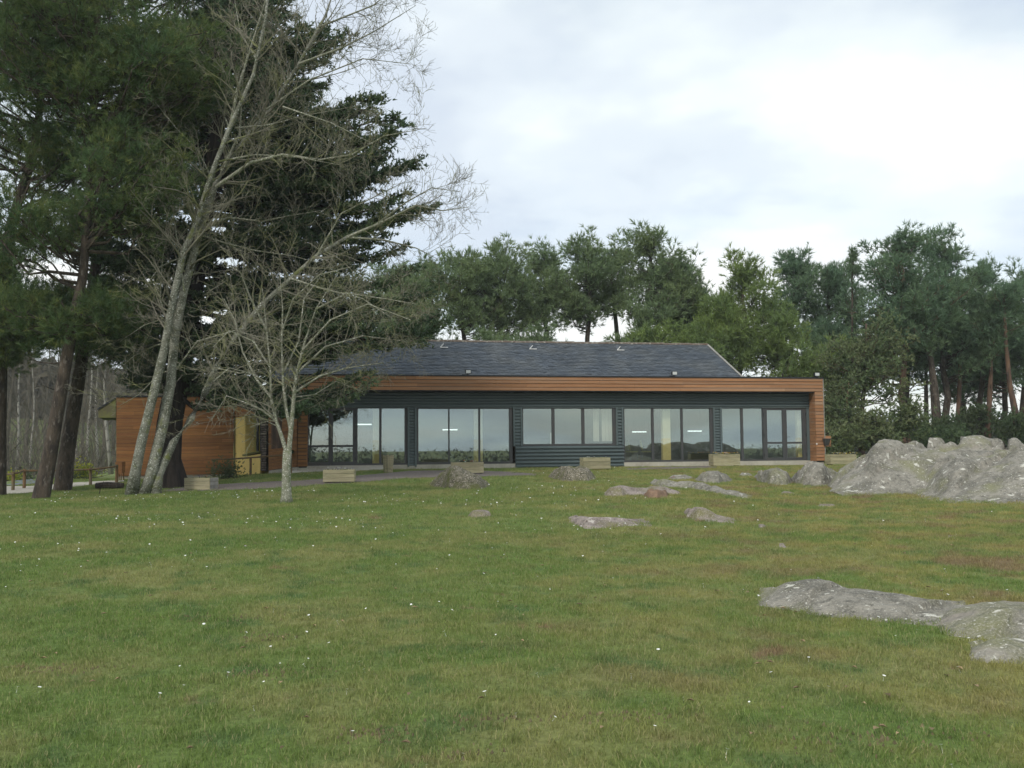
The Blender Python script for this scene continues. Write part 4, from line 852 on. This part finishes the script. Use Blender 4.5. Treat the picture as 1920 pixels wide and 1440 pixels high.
o, n = pine('pine_tree', 'dark curved pine trunk cut by the left edge of the picture', pstem([(-6, 930), (-3, 800), (0, 700), (3, 600), (6, 500), (22, 420), (42, 350), (62, 290), (78, 180), (90, 30), (95, -100)], Yp1+2.5),
     .22, [bl(60, 80, Yp1+2, 140, 80, 2, 1), bl(-60, 160, Yp1+2, 100, 130, 2, .5), bl(130, 300, Yp1+2.5, 90, 70, 1.8, .6), bl(20, 600, Yp1+2.5, 90, 60, 1.6, .9), bl(20, 480, Yp1+2.5, 60, 40, 1.2, .35), bl(0, -120, Yp1+2, 220, 100, 2, .6), bl(-40, 680, Yp1+2, 70, 20, 1.2, .4)],
     170, 14, .21, .016, M['pine_near'], M['bark_pine'], 23, NG, .35, 12, .95, 13, clus=.38); tot += n
print('near pines tris', tot)

# --- the big cypress
def cypress():
    r = np.random.default_rng(5); Yc = base_Y(315, 920)+1.6; sc = F/Yc
    o = empty('cypress_tree', at(318, 921, Yc)); base = V3(o.location); tag(o, 'huge dark cypress with tiered boughs and thick fluted trunk behind the grey stems', 'cypress')
    st = [V3(at(px, py, Yc+.3)) - base for px, py in ((318, 925), (312, 860), (318, 790), (335, 700), (352, 600), (372, 480), (395, 330), (420, 180), (440, 40), (450, -80))]
    # fluted trunk
    V = []; Fq = []; k = 22; rads = [.62, .40, .36, .34, .32, .28, .22, .16, .1, .05]
    for i, (p, rr_) in enumerate(zip(st, rads)):
        for j in range(k):
            a = 2*math.pi*j/k; q = rr_*(1+(.16 if i == 0 else .10)*math.sin(5*a+i*.4)+.05*math.sin(11*a+i)); V.append(p+np.array([math.cos(a)*q, math.sin(a)*q, -.25 if i == 0 else 0]))
    for i in range(len(st)-1):
        for j in range(k): Fq.append((i*k+j, i*k+(j+1) % k, (i+1)*k+(j+1) % k, (i+1)*k+j))
    link('trunk', np_mesh('trunk', np.array(V), np.array(Fq), 4), M['bark_cyp'], o, True)
    # silhouette on the right and left by height (pixel y -> reach in px from the axis)
    yy = [-120, 0, 60, 120, 165, 190, 240, 300, 330, 370, 400, 462, 520, 560, 600, 650, 700, 730]
    rr = [120, 130, 235, 170, 200, 325, 350, 375, 300, 370, 400, 330, 370, 400, 430, 330, 270, 220]
    ll = [150, 180, 190, 210, 220, 230, 230, 230, 240, 240, 250, 250, 250, 250, 240, 200, 120, 60]
    lb = MB(); P_ = []; D_ = []; S_ = []
    def bough(st_, tip, dens, drop=0):
        ln = np.linalg.norm(tip-st_); P = curve(st_, tip, -.07*ln+drop, 6, r, .03*ln); rl = .02+.012*ln; lb.tube(P, [rl*(1-.8*i/6) for i in range(7)], 5, cap=False)
        ax = unit(tip-st_); side = unit(np.cross(ax, [0, 0, 1]))
        nb_ = int(ln*8*dens)
        for b_ in range(nb_):
            t = .10+.90*(b_+r.uniform())/nb_; p = poly_at(P, t); s = 1 if b_ % 2 else -1; l2 = (1.15-t)*r.uniform(.5, 1.25)*min(1.5, ln*.32)+.12
            dv = unit(side*s*r.uniform(.5, 1)+ax*r.uniform(.5, 1.1)+np.array([0, 0, r.uniform(-.15, .3)])); e = p+dv*l2
            lb.tube([p, e], [.008, .003], 3, cap=False); m_ = int(5+l2*22); tt = r.uniform(.05, 1, (m_, 1))
            q = p+(e-p)*tt+r.normal(size=(m_, 3))*np.array([.06, .06, .045]); P_.append(q)
            dd_ = unit(dv*.7+np.array([0, 0, .35])+r.normal(size=(m_, 3))*.5); D_.append(dd_)
    def start(z):
        i = next((i for i in range(len(st)-1) if st[i+1][2] >= z), len(st)-2); f_ = np.clip((z-st[i][2])/(st[i+1][2]-st[i][2]), 0, 1); return st[i]*(1-f_)+st[i+1]*f_
    for i in range(195):
        py = r.uniform(-120, 725) if i > 20 else r.uniform(480, 725); R_ = np.interp(py, yy, rr)/sc; Ll = np.interp(py, yy, ll)/sc; a = r.uniform(0, 6.28)
        c, s = math.cos(a), math.sin(a); L0 = (R_ if c > 0 else Ll)*abs(c)+3.2*abs(s) if True else 0; L0 = min(L0, (R_ if c > 0 else Ll)/max(abs(c), .35))*r.uniform(.6, .92)
        zt = V3(at(400, py, Yc))[2]-base[2]; s0 = start(zt-L0*.10); tip = np.array([s0[0]+c*L0, s0[1]+s*L0*(.8 if s > 0 else .5), zt]); bough(s0, tip, 1.0)
    # boughs whose tips show against the sky, read off the photograph
    for px, py in ((655, 62), (640, 78), (612, 160), (560, 110), (716, 188), (700, 200), (755, 235), (735, 252), (745, 225), (705, 282), (785, 302), (770, 310), (680, 330), (725, 280), (760, 362), (740, 380), (815, 388), (765, 410), (700, 420),
                   (762, 462), (725, 440), (780, 500), (810, 545), (825, 590), (800, 620), (830, 600), (700, 715), (690, 700), (655, 718), (600, 700), (640, 560), (660, 500), (560, 640)):
        tip = V3(at(px, py, Yc+r.uniform(-1.2, 1.0)))-base; s0 = start(tip[2]-np.linalg.norm(tip[:2])*.03-.1); bough(s0, tip, 1.15, -.25 if py > 640 else 0)
    lb.build('branches', M['bark_cyp'], o)
    P = np.concatenate(P_); D = np.concatenate(D_); V, T_ = needles(P, D, 4, .145, .050, .8, r); link('crown', np_mesh('crown', V, T_), M['cypress'], o); print('cypress', len(T_)); return o
cypress()

# --- bare trees
class Bare:
    def __init__(s, seed, mr=.0055): s.mr = mr; s.r = np.random.default_rng(seed); s.tw = MB(); s.n = 0
    def branch(s, p, d, ln, rad, lev, maxlev, dens, up=.25):
        r = s.r; n = 5 if lev < 2 else 3; P = [p]; dd_ = d.copy(); side = unit(r.normal(size=3))*r.uniform(.06, .22)
        for i in range(n):
            dd_ = unit(dd_+side+r.normal(size=3)*(.12 if lev < 2 else .17)+np.array([0, 0, up*.22])); P.append(P[-1]+dd_*ln/n)
        s.tw.tube(P, [max(rad*(1-.8*i/n), s.mr*.6) for i in range(n+1)], 5 if rad > .02 else 3, cap=False); s.n += 1
        if lev >= maxlev: return
        m_ = int(dens*ln*(2.6 if lev == 0 else (3.6 if lev == 1 else 4.5)))+1
        for j in range(m_):
            t = r.uniform(.15, .98); q = poly_at(P, t); i = min(int(t*n), n-1); ax = unit(P[i+1]-P[i]); off = unit(np.cross(ax, r.normal(size=3))); nd = unit(ax*r.uniform(.55, 1.0)+off*r.uniform(.5, .95)+np.array([0, 0, .12]))
            s.branch(q, nd, ln*r.uniform(.28, .55)*(1.15-t*.5), max(rad*(1-.75*t)*.55, s.mr), lev+1, maxlev, dens, up)
    def along(s, P, R_, t0, t1, n, lo, hi, lev, maxlev, dens, bias=(0, 0, 0), up=.25):
        r = s.r
        for j in range(n):
            t = r.uniform(t0, t1); q = poly_at(P, t); i = min(int(t*(len(P)-1)), len(P)-2); ax = unit(P[i+1]-P[i]); off = unit(np.cross(ax, r.normal(size=3))); nd = unit(ax*.55+off*.8+np.array(bias)); rd = np.interp(t, np.linspace(0, 1, len(R_)), R_)
            s.branch(q, nd, r.uniform(lo, hi), min(rd*.45, .03), lev, maxlev, dens, up)
def stem_px(pts, Y0, Y1, base): return [V3(at(px, py, Y0+(Y1-Y0)*i/(len(pts)-1)))-base for i, (px, py) in enumerate(pts)]
Yb = base_Y(262, 925)-1.4; o = empty('bare_tree', at(262, 927, Yb)); base = V3(o.location)
tag(o, 'tall leafless grey tree with three leaning lichened stems, spreading over the dark cypress', 'tree')
bt = Bare(3)
sA = stem_px([(247, 928), (255, 880), (265, 830), (285, 750), (308, 655), (325, 560), (345, 470), (370, 415), (395, 330), (430, 240), (475, 140), (497, 40), (508, -60)], Yb, Yb-.8, base)
sB = stem_px([(272, 928), (284, 885), (305, 800), (320, 720), (328, 630), (345, 545), (365, 470), (385, 400), (405, 345), (428, 300), (465, 255), (510, 200), (560, 120), (610, 30), (640, -60)], Yb+.05, Yb+.6, base)
sC = stem_px([(292, 928), (298, 890), (325, 830), (358, 785), (385, 735), (405, 690), (440, 632), (490, 572), (545, 522), (595, 478), (650, 445)], Yb+.1, Yb+1.2, base)
rA = list(np.linspace(.145, .025, len(sA))); rB = list(np.linspace(.15, .025, len(sB))); rC = list(np.linspace(.115, .045, len(sC)))
rA[0] *= 1.25; rB[0] *= 1.25; rC[0] *= 1.3
for s_, r_ in ((sA, rA), (sB, rB), (sC, rC)):
    b = MB(); b.tube(s_, r_, 12); b.build('stem', M['bark_grey'], o, True)
limbs = [  # pixel polylines of the main limbs, radius
    ([(405, 350), (470, 305), (530, 290), (600, 300), (660, 290), (720, 255), (800, 240)], .05), ([(425, 300), (480, 290), (560, 295), (640, 310)], .03),
    ([(378, 425), (430, 408), (490, 415), (540, 405), (600, 395)], .04), ([(375, 440), (420, 455), (480, 470), (550, 480), (620, 500)], .03),
    ([(430, 245), (445, 170), (470, 90), (495, 10), (520, -60)], .05), ([(465, 255), (520, 190), (570, 100), (620, 30), (660, -40)], .05), ([(560, 120), (640, 90), (700, 60), (780, 10)], .035), ([(500, 205), (580, 150), (680, 110), (770, 120)], .03),
    ([(440, 240), (500, 235), (580, 215), (690, 195)], .03), ([(415, 320), (450, 250), (455, 150), (470, 60)], .04),
    ([(328, 640), (290, 648), (250, 668), (215, 700)], .035), ([(335, 620), (300, 600), (270, 610), (225, 640)], .03), ([(345, 545), (335, 470), (325, 400), (322, 330)], .03), ([(325, 640), (300, 560), (305, 480), (318, 430)], .03),
    ([(325, 700), (370, 640), (440, 620), (520, 640)], .03), ([(395, 330), (370, 280), (330, 240), (290, 190)], .025), ([(430, 240), (400, 170), (380, 100), (350, 60)], .025),
    ([(650, 445), (710, 420), (780, 385), (830, 395), (880, 388)], .045), ([(650, 445), (720, 450), (780, 465), (820, 485)], .035), ([(700, 425), (760, 380), (810, 352), (865, 360)], .03), ([(595, 478), (640, 400), (700, 370), (760, 340)], .03), ([(545, 522), (600, 540), (680, 560), (740, 600)], .03),
    ([(335, 690), (300, 700), (260, 740), (225, 760)], .02), ([(405, 690), (450, 700), (500, 690)], .02), ([(345, 480), (300, 500), (270, 540)], .02), ([(530, 200), (620, 230), (700, 270)], .025),
    ([(510, -20), (560, -60)], .02), ([(480, 110), (450, 60), (440, 0)], .03), ([(600, 50), (700, 10), (760, -40)], .03)]
lm = MB()
for j, (pp, rd) in enumerate(limbs):
    Yl = Yb+bt.r.uniform(-.5, .7); P = stem_px(pp, Yl, Yl+bt.r.uniform(-1.4, 1.4), base); R_ = list(np.linspace(rd, .006, len(P))); lm.tube(P, R_, 6, cap=False)
    ln = sum(np.linalg.norm(b_-a_) for a_, b_ in zip(P, P[1:])); bt.along(P, R_, .12, 1, int(ln*6.5)+4, .5, 1.5, 1, 3, 1.15)
lm.build('limbs', M['bark_pale'], o, True)
bt.along(sA, rA, .35, 1, 50, .7, 2.2, 0, 3, .95, (-.1, 0, 0)); bt.along(sB, rB, .35, 1, 60, .7, 2.3, 0, 3, .95); bt.along(sC, rC, .45, 1, 34, .6, 1.8, 0, 3, .95)
bt.tw.build('twigs', M['twig'], o); print('bare twigs', bt.n, len(bt.tw.f))

Ys = base_Y(537, 942); o = empty('bare_tree', at(537, 942, Ys)); base = V3(o.location); tag(o, 'small leafless tree with a short pale trunk and rounded twiggy crown on the lawn', 'tree')
bs = Bare(9, .0045)
trunk = stem_px([(537, 946), (537, 930), (537, 900), (537, 870), (539, 845)], Ys, Ys, base); b = MB(); b.tube(trunk, [.16, .118, .10, .095, .095], 12); b.build('trunk', M['bark_pale'], o, True)
fm = MB()
forks = [([(538, 850), (527, 815), (518, 790), (508, 745), (507, 690), (500, 620), (492, 540)], .065), ([(541, 850), (546, 800), (551, 745), (556, 700), (572, 640), (592, 580), (635, 510)], .075), ([(545, 805), (537, 770), (531, 720), (528, 650), (530, 580), (524, 510)], .055),
         ([(518, 790), (490, 768), (460, 755), (425, 742), (395, 790)], .03), ([(508, 745), (480, 710), (455, 660), (440, 600), (420, 560)], .04), ([(553, 735), (600, 705), (650, 690), (720, 680)], .035), ([(556, 700), (610, 650), (680, 630), (760, 640)], .035), ([(565, 660), (620, 600), (690, 570), (770, 600)], .035),
         ([(507, 690), (475, 640), (430, 620), (400, 650)], .03), ([(530, 620), (550, 560), (600, 515), (660, 500)], .03), ([(500, 620), (470, 560), (450, 510), (430, 500)], .03), ([(531, 700), (560, 640), (570, 560), (600, 520)], .03), ([(592, 580), (650, 550), (720, 560), (780, 570)], .03), ([(505, 720), (470, 700), (430, 690), (400, 715)], .025), ([(551, 745), (590, 740), (630, 715), (680, 735)], .02), ([(522, 800), (500, 790), (470, 800)], .015)]
for pp, rd in forks:
    rd *= .8; dY = bs.r.uniform(-1.1, 1.1) if rd < .04 else 0; P = stem_px(pp, Ys, Ys+dY, base); R_ = list(np.linspace(rd, .008, len(P))); fm.tube(P, R_, 7, cap=False)
    ln = sum(np.linalg.norm(b_-a_) for a_, b_ in zip(P, P[1:])); bs.along(P, R_, .3, 1, int(ln*8)+5, .4, 1.2, 1, 3, 1.1, (0, 0, -.02), -.15)
fm.build('limbs', M['bark_pale'], o, True); bs.tw.build('twigs', M['twig'], o); print('small twigs', bs.n)

# --- pines behind the hall and to the right
def far_pine(px, top, half, bot, Yd, m, seed, label, lean=0, dens=1., group='pines behind the hall', bark='bark_pine', ground_drop=0, blobs=None):
    r = np.random.default_rng(seed); tp = V3(at(px, top, Yd)); bx = at(px-lean, 800, Yd).x; g_ = gz(bx, Yd)-ground_drop; k_ = Yd/F; H = tp[2]-g_
    st = [np.array([bx, Yd, g_])]; n = 7
    for i in range(1, n+1):
        t = i/n; st.append(np.array([bx+(tp[0]-bx)*t+r.normal()*.12, Yd+r.normal()*.12, g_+(H-.35)*t]))
    zb_ = V3(at(px, bot, Yd))[2]; R_ = half*k_*1.4; cz = (zb_+tp[2])/2; hz_ = (tp[2]-zb_)/2; B_ = []
    nb_ = 9
    for i in range(nb_):
        t = (i+.5)/nb_; z = zb_+(tp[2]-zb_)*t; wv = math.sin(math.pi*min(1, .22+t*.70))**.6*(1.05-.30*t); a = r.uniform(0, 6.28); c = np.array([poly_at(st, (z-g_)/H)[0]+math.cos(a)*R_*.42*wv, Yd+math.sin(a)*R_*.4*wv, z])
        B_.append((c, (R_*.72*wv+.2, R_*.68*wv+.2, hz_*.26+.2), wv))
    B_.append((tp+np.array([0, 0, -.7]), (.55, .5, .6), .45))
    area = R_*hz_*2; return pine('pine_tree', label, st, .10+H*.011, B_, int((30+area*4.2)*dens), 8, .34, .046, m, M[bark], seed, group, max(.2, (zb_-g_)/H-.12), 7, 1.0, 9, clus=.42, dead=5)
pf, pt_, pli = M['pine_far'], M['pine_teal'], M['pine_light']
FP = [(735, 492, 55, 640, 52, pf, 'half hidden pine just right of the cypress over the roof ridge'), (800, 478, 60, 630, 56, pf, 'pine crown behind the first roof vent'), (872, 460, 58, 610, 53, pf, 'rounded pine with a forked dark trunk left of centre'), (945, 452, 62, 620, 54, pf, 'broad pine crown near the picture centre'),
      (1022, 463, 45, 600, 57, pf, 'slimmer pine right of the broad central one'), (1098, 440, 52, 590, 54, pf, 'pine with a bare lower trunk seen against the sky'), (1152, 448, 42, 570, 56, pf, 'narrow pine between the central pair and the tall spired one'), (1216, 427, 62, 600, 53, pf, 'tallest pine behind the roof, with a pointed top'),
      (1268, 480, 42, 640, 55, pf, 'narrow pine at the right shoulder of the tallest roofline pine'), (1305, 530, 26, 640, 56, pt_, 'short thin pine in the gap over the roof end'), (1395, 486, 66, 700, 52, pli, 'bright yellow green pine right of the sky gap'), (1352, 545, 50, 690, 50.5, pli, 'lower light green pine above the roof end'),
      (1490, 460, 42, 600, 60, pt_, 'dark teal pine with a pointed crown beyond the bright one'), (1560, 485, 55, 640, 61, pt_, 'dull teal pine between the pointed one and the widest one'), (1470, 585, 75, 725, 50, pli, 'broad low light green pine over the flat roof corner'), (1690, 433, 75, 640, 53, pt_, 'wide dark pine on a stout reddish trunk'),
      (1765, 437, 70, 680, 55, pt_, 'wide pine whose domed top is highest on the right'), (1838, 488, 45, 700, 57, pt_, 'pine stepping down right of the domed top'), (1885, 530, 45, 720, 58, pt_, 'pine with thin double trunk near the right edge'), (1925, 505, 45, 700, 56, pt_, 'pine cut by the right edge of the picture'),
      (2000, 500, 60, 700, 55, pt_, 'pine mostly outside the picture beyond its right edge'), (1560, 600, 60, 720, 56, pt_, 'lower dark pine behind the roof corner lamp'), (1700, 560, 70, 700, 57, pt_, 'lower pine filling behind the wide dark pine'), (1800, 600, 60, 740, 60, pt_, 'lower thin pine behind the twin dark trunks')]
for i, (px, top, half, bot, Yd, m, lab) in enumerate(FP):
    top += 12
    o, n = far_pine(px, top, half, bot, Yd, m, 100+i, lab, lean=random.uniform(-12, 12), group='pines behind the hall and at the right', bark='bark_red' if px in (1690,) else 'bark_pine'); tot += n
print('needles total', tot)
# low growth right behind the roof line
for i, (px, top, half, bot, Yd) in enumerate([(1235, 618, 45, 690, 49), (1180, 628, 40, 690, 49.5), (1310, 610, 45, 690, 49), (905, 632, 60, 690, 50), (1010, 622, 35, 690, 50)]):
    o, n = far_pine(px, top, half, bot, Yd, pli if i in (0, 2) else pf, 150+i, ['bushy green pine top just above the ridge, right of the third roof vent', 'low green pine top peeping over the ridge above the third vent', 'low green pine top over the right end of the ridge', 'low pine top over the ridge near the second floodlight side', 'low pine top over the ridge above the second vent'][i], dens=.8, group='pines behind the hall and at the right'); tot += n
# trunks in view at the right
# broadleaf evergreen and shrubs
def leafy(name, label, cat, cen_px, Yd, rpx, rpy, ry, m, seed, n_l=26, shoots=9, nl=.2, nw=.07, trunk_r=.14, lean=0, group=None, nn=6, blobs=None, bark='bark_red'):
    px, py = cen_px; c = at(px, py, Yd); k_ = Yd/F; g_ = gz(c.x, Yd); r = np.random.default_rng(seed); H = c.z+rpy*k_*.7-g_; st = [np.array([c.x-lean*k_+(lean*k_)*t+r.normal()*.05, Yd, g_+H*t]) for t in np.linspace(0, 1, 6)]; B_ = []
    for i in range(blobs or 7):
        d = unit(r.normal(size=3)); B_.append((V3(c)+d*np.array([rpx*k_*.5, ry*.5, rpy*k_*.55]), (rpx*k_*.5, ry*.5, rpy*k_*.42), 1))
    return pine(name, label, st, trunk_r, B_, n_l, shoots, nl, nw, m, M[bark], seed, group, .12, 7, 1.2, nn, cat, clus=.45, dead=3)
leafy('evergreen_oak', 'olive green broadleaf tree with dangling twigs behind the planter of pansies', 'tree', (1630, 690), 47, 85, 120, 2.2, M['oak'], 301, 90, 9, .17, .075, .15, 20)
leafy('evergreen_oak', 'smaller olive broadleaf tree beside the right corner of the hall', 'tree', (1590, 770), 45.5, 45, 75, 1.5, M['oak'], 302, 45, 8, .16, .07, .08)
for i, (px, py, Yd, rx_, ry_, m, lab) in enumerate([(1575, 835, 44, 40, 38, 'oak', 'dense green bush right behind the planter of pansies'), (1645, 815, 44, 45, 45, 'oak', 'green bush behind the left peak of the outcrop'), (1700, 800, 46, 50, 50, 'oak', 'tall green bush under the stout reddish trunk'), (1760, 820, 50, 45, 40, 'shrub', 'dark bush at the foot of the twin dark trunks'),
          (1840, 800, 54, 60, 45, 'shrub', 'dark rounded bush behind the middle of the outcrop'), (1910, 800, 52, 50, 45, 'shrub', 'dark bush at the far right edge'), (1560, 760, 47, 30, 60, 'oak', 'slim green bush touching the hall corner'), (1780, 830, 47, 60, 22, 'shrub', 'low dark bush directly behind the outcrop top')]):
    leafy('bush', lab, 'bush', (px, py), Yd, rx_, ry_, 1.4, M[m], 320+i, 40, 8, .17, .07, .04, 0, 'bushes behind the outcrop', bark='bark_cyp')
# single trunks standing in the gap at right
for i, (pts, Yd, rd, lab) in enumerate([([(1758, 870), (1757, 800), (1752, 730), (1746, 680), (1735, 600)], 52, .33, 'thick dark leaning pine trunk in the sky gap at right'), ([(1738, 860), (1737, 780), (1736, 700), (1736, 620)], 56, .18, 'straight thin trunk left of the thick dark leaning one'),
       ([(1792, 860), (1797, 780), (1800, 700), (1800, 620)], 55, .2, 'slim brown pine trunk right of the thick dark leaning one'), ([(1850, 860), (1853, 790), (1858, 700), (1855, 610)], 54, .22, 'brown pine trunk above the middle of the outcrop'), ([(1915, 860), (1905, 780), (1893, 720), (1886, 640), (1882, 560)], 53, .22, 'crooked dark pine trunk close to the right edge')]):
    P = [V3(at(a, c, Yd)) for a, c in pts]; P[0][2] = gz(P[0][0], Yd); tp = P[-1]; bl_ = [((tp+np.array([dx_, dy_, dz_])), (1.1, 1.0, .6), 1) for dx_, dy_, dz_ in ((0, 0, .4), (.9, .2, 0), (-.9, -.2, .2), (.2, 0, -1.2))]
    pine('pine_tree', lab, P, rd, bl_, 22, 7, .34, .038, pt_, M['bark_pine' if i < 2 else 'bark_red'], 360+i, 'bare trunked pines at the right', .45, 8, 1.0, 9, clus=.42, dead=9)
# young spruce leader poking up
st = [V3(at(1598, y_, 54)) for y_ in (830, 700, 600, 520, 468)]; st[0][2] = gz(st[0][0], 54)
pine('spruce_tree', 'thin spindly spruce leader rising between two pines at right', st, .09, [(st[-1]+np.array([0, 0, -.3]), (.12, .12, .3), 1), (st[-1]+np.array([0, 0, -1.2]), (.3, .3, .5), 1), (st[-1]+np.array([0, 0, -2.6]), (.6, .6, .8), 1.5)], 34, 5, .2, .03, pt_, M['bark_pine'], 390, None, .5, 6, .9, 8, 'spruce', clus=.16, dead=0)

# --- left background: bare birches on the slope, brushwood, bushes
def birch_src(seed, H, m, rad):
    o = empty('birch_tree', (0, 0, 0)); q = Bare(seed); n = 6; st = [np.array([.12*math.sin(i*1.1+seed), .1*math.cos(i+seed), H*i/n]) for i in range(n+1)]; R_ = list(np.linspace(rad, .02, n+1)); b = MB(); b.tube(st, R_, 7); b.build('trunk', m, o, True)
    q.along(st, R_, .3, 1, int(H*4), .8, 2.2, 0, 2, .9, (0, 0, .35)); q.tw.build('twigs', M['brush'], o); return o
srcs = [birch_src(51, 8.5, M['bark_birch'], .09), birch_src(52, 10, M['bark_birch'], .11), birch_src(53, 11, M['brush'], .15)]
spots = [(206, 47, 1, 'thin white speckled birch stem just left of the wing corner'), (60, 58, 0, 'pale birch seen left of the two leaning pines, upper of its group'), (98, 56, 1, 'pale birch against the front pine trunk'), (28, 60, 0, 'pale birch near the left edge fence'), (168, 60, 0, 'pale birch right of the two leaning pines'), (183, 66, 1, 'fainter birch between the pines and the wing'), (140, 63, 0, 'fine birch behind the second leaning pine'),
         (15, 70, 2, 'grey bare tree at the far left slope'), (50, 75, 2, 'grey bare tree behind the left birches'), (85, 80, 2, 'grey bare tree higher on the slope'), (120, 72, 2, 'grey bare tree between the leaning pines'), (155, 78, 2, 'grey bare tree beyond the golden bush'), (190, 74, 2, 'grey bare tree beside the wing eaves'), (-20, 66, 2, 'grey bare tree cut by the left edge'), (215, 82, 2, 'grey bare tree behind the wing roof'), (250, 70, 2, 'bare tree top showing over the wing roof'), (300, 76, 2, 'bare tree top behind the stems over the wing roof'), (70, 90, 2, 'furthest bare tree on the slope')]
for i, (px, Yd, s_, lab) in enumerate(spots):
    first = not srcs[s_].get('label'); o = srcs[s_] if first else copy_tree(srcs[s_]); x = at(px, 850, Yd).x; o.location = (x, Yd, gz(x, Yd)-.1); o.rotation_euler = (random.uniform(-.05, .05), random.uniform(-.07, .07), random.uniform(0, 6.28)); s = random.uniform(.8, 1.15); o.scale = (s, s, s)
    tag(o, lab, 'birch' if s_ < 2 else 'tree', 'bare trees on the left slope')
    if s_ == 2: o.name = 'bare_tree'
# brushwood thicket on the slope
r = np.random.default_rng(61); N_ = 15000; px = r.uniform(-320, 330, N_); Yd = r.uniform(50, 105, N_); X = (px-960)/F*Yd; G = hgt(X, Yd); n4 = 3
z = G+r.uniform(0, 1, N_)**1.6*5.5*(.6+.4*np.sin(X*.5)); base_ = np.stack([X, Yd, z], -1); d = unit(np.stack([r.normal(0, .5, N_), r.normal(0, .3, N_), np.abs(r.normal(1, .4, N_))], -1)); s = unit(np.cross(d, r.normal(size=(N_, 3))))*.022; l = r.uniform(.6, 2.0, (N_, 1))
V = np.stack([base_-s, base_+s, base_+d*l], 1).reshape(-1, 3); tag(link('brushwood', np_mesh('brushwood', V, np.arange(len(V)).reshape(-1, 3)), M['brush']), kind='stuff')
for i, (px, py, Yd, m, lab) in enumerate([(155, 893, 38, 'goldbush', 'small golden yellow bush between the leaning pines and the fence post'), (15, 905, 37, 'goldbush', 'yellow green bush behind the fence at the left edge'), (40, 903, 39, 'shrub', 'green bush beside the yellow green one at the left'), (135, 897, 37.5, 'shrub', 'dark low bush left of the golden bush')]):
    leafy('bush', lab, 'bush', (px, py), Yd, 20, 16, .4, M[m], 400+i, 22, 8, .07, .035, .02, 0, 'garden bushes at the left', 6, 4, 'bark_cyp')
p = gp(425, 899); leafy('bush', 'dark small bush at the foot of the wing wall beside the handrail', 'bush', (428, 884), p.y+.2, 22, 10, .3, M['shrub'], 410, 22, 8, .06, .03, .015, 0, None, 6, 4, 'bark_cyp')

# far woods: beyond, and behind the camera (seen mirrored in the glass)
def wood_band(name, x0, x1, yf, hf, n, m, seed, size=1.0, per=130):
    r = np.random.default_rng(seed); V = []
    X = r.uniform(x0, x1, n); Y = yf(X, r); G = hgt(X, Y); H = np.maximum(hf(X, r, Y, G) if name == 'far_woodland' else hf(X, r), 2.5); P = []
    for x, y, h_, g_ in zip(X, Y, H, G):
        q = unit(r.normal(size=(per, 3)))*r.uniform(.5, 1, (per, 1))**.4; rad = h_*r.uniform(.28, .42); q[:per//3] *= .6; P.append(np.array([x, y, g_+h_*.52])+q*np.array([rad, rad, h_*.48]))
    P = np.concatenate(P); a = r.normal(size=(len(P), 3)); b_ = r.normal(size=(len(P), 3)); s = size*r.uniform(.6, 1.3, (len(P), 1))*np.tile(np.where(np.arange(per) < per//3, 3.2, 1), n)[:, None]; V = np.stack([P, P+unit(a)*s, P+unit(b_)*s], 1).reshape(-1, 3)
    return tag(link(name, np_mesh(name, V, np.arange(len(V)).reshape(-1, 3)), m), kind='stuff')
wood_band('far_woodland', -190, 190, lambda X, r: -r.uniform(60, 150, X.shape), lambda X, r, Y, G: EYE+(36-Y)*(.001+.004*np.sin(X*.05+1)+.0025*np.sin(X*.13))+r.normal(0, .25, X.shape)-G, 1300, M['wood_far'], 71, .42, 110)
wood_band('distant_wood', -80, 150, lambda X, r: r.uniform(135, 170, X.shape), lambda X, r: r.uniform(3.5, 7.0, X.shape), 260, M['wood_far'], 72, 1.1, 90)
wood_band('slope_wood', -120, -28, lambda X, r: r.uniform(100, 135, X.shape), lambda X, r: r.uniform(4, 8, X.shape), 210, mat('bare_wood', (.085, .078, .055), .9, isl=.3), 73, .8, 110)
print('objects', len(bpy.data.objects))
# thin air between us and the far trees
hz = MB(); hz.box(-230, 230, -230, 230, -17.5, 20); hm = bpy.data.materials.new('thin_haze'); hm.use_nodes = True; hn = hm.node_tree; hn.nodes.remove(hn.nodes['Principled BSDF'])
pv = hn.nodes.new('ShaderNodeVolumePrincipled'); pv.inputs['Color'].default_value = (.86, .93, .97, 1); pv.inputs['Density'].default_value = .0005; hn.links.new(pv.outputs[0], hn.nodes['Material Output'].inputs['Volume'])
tag(hz.build('haze', hm), kind='stuff')
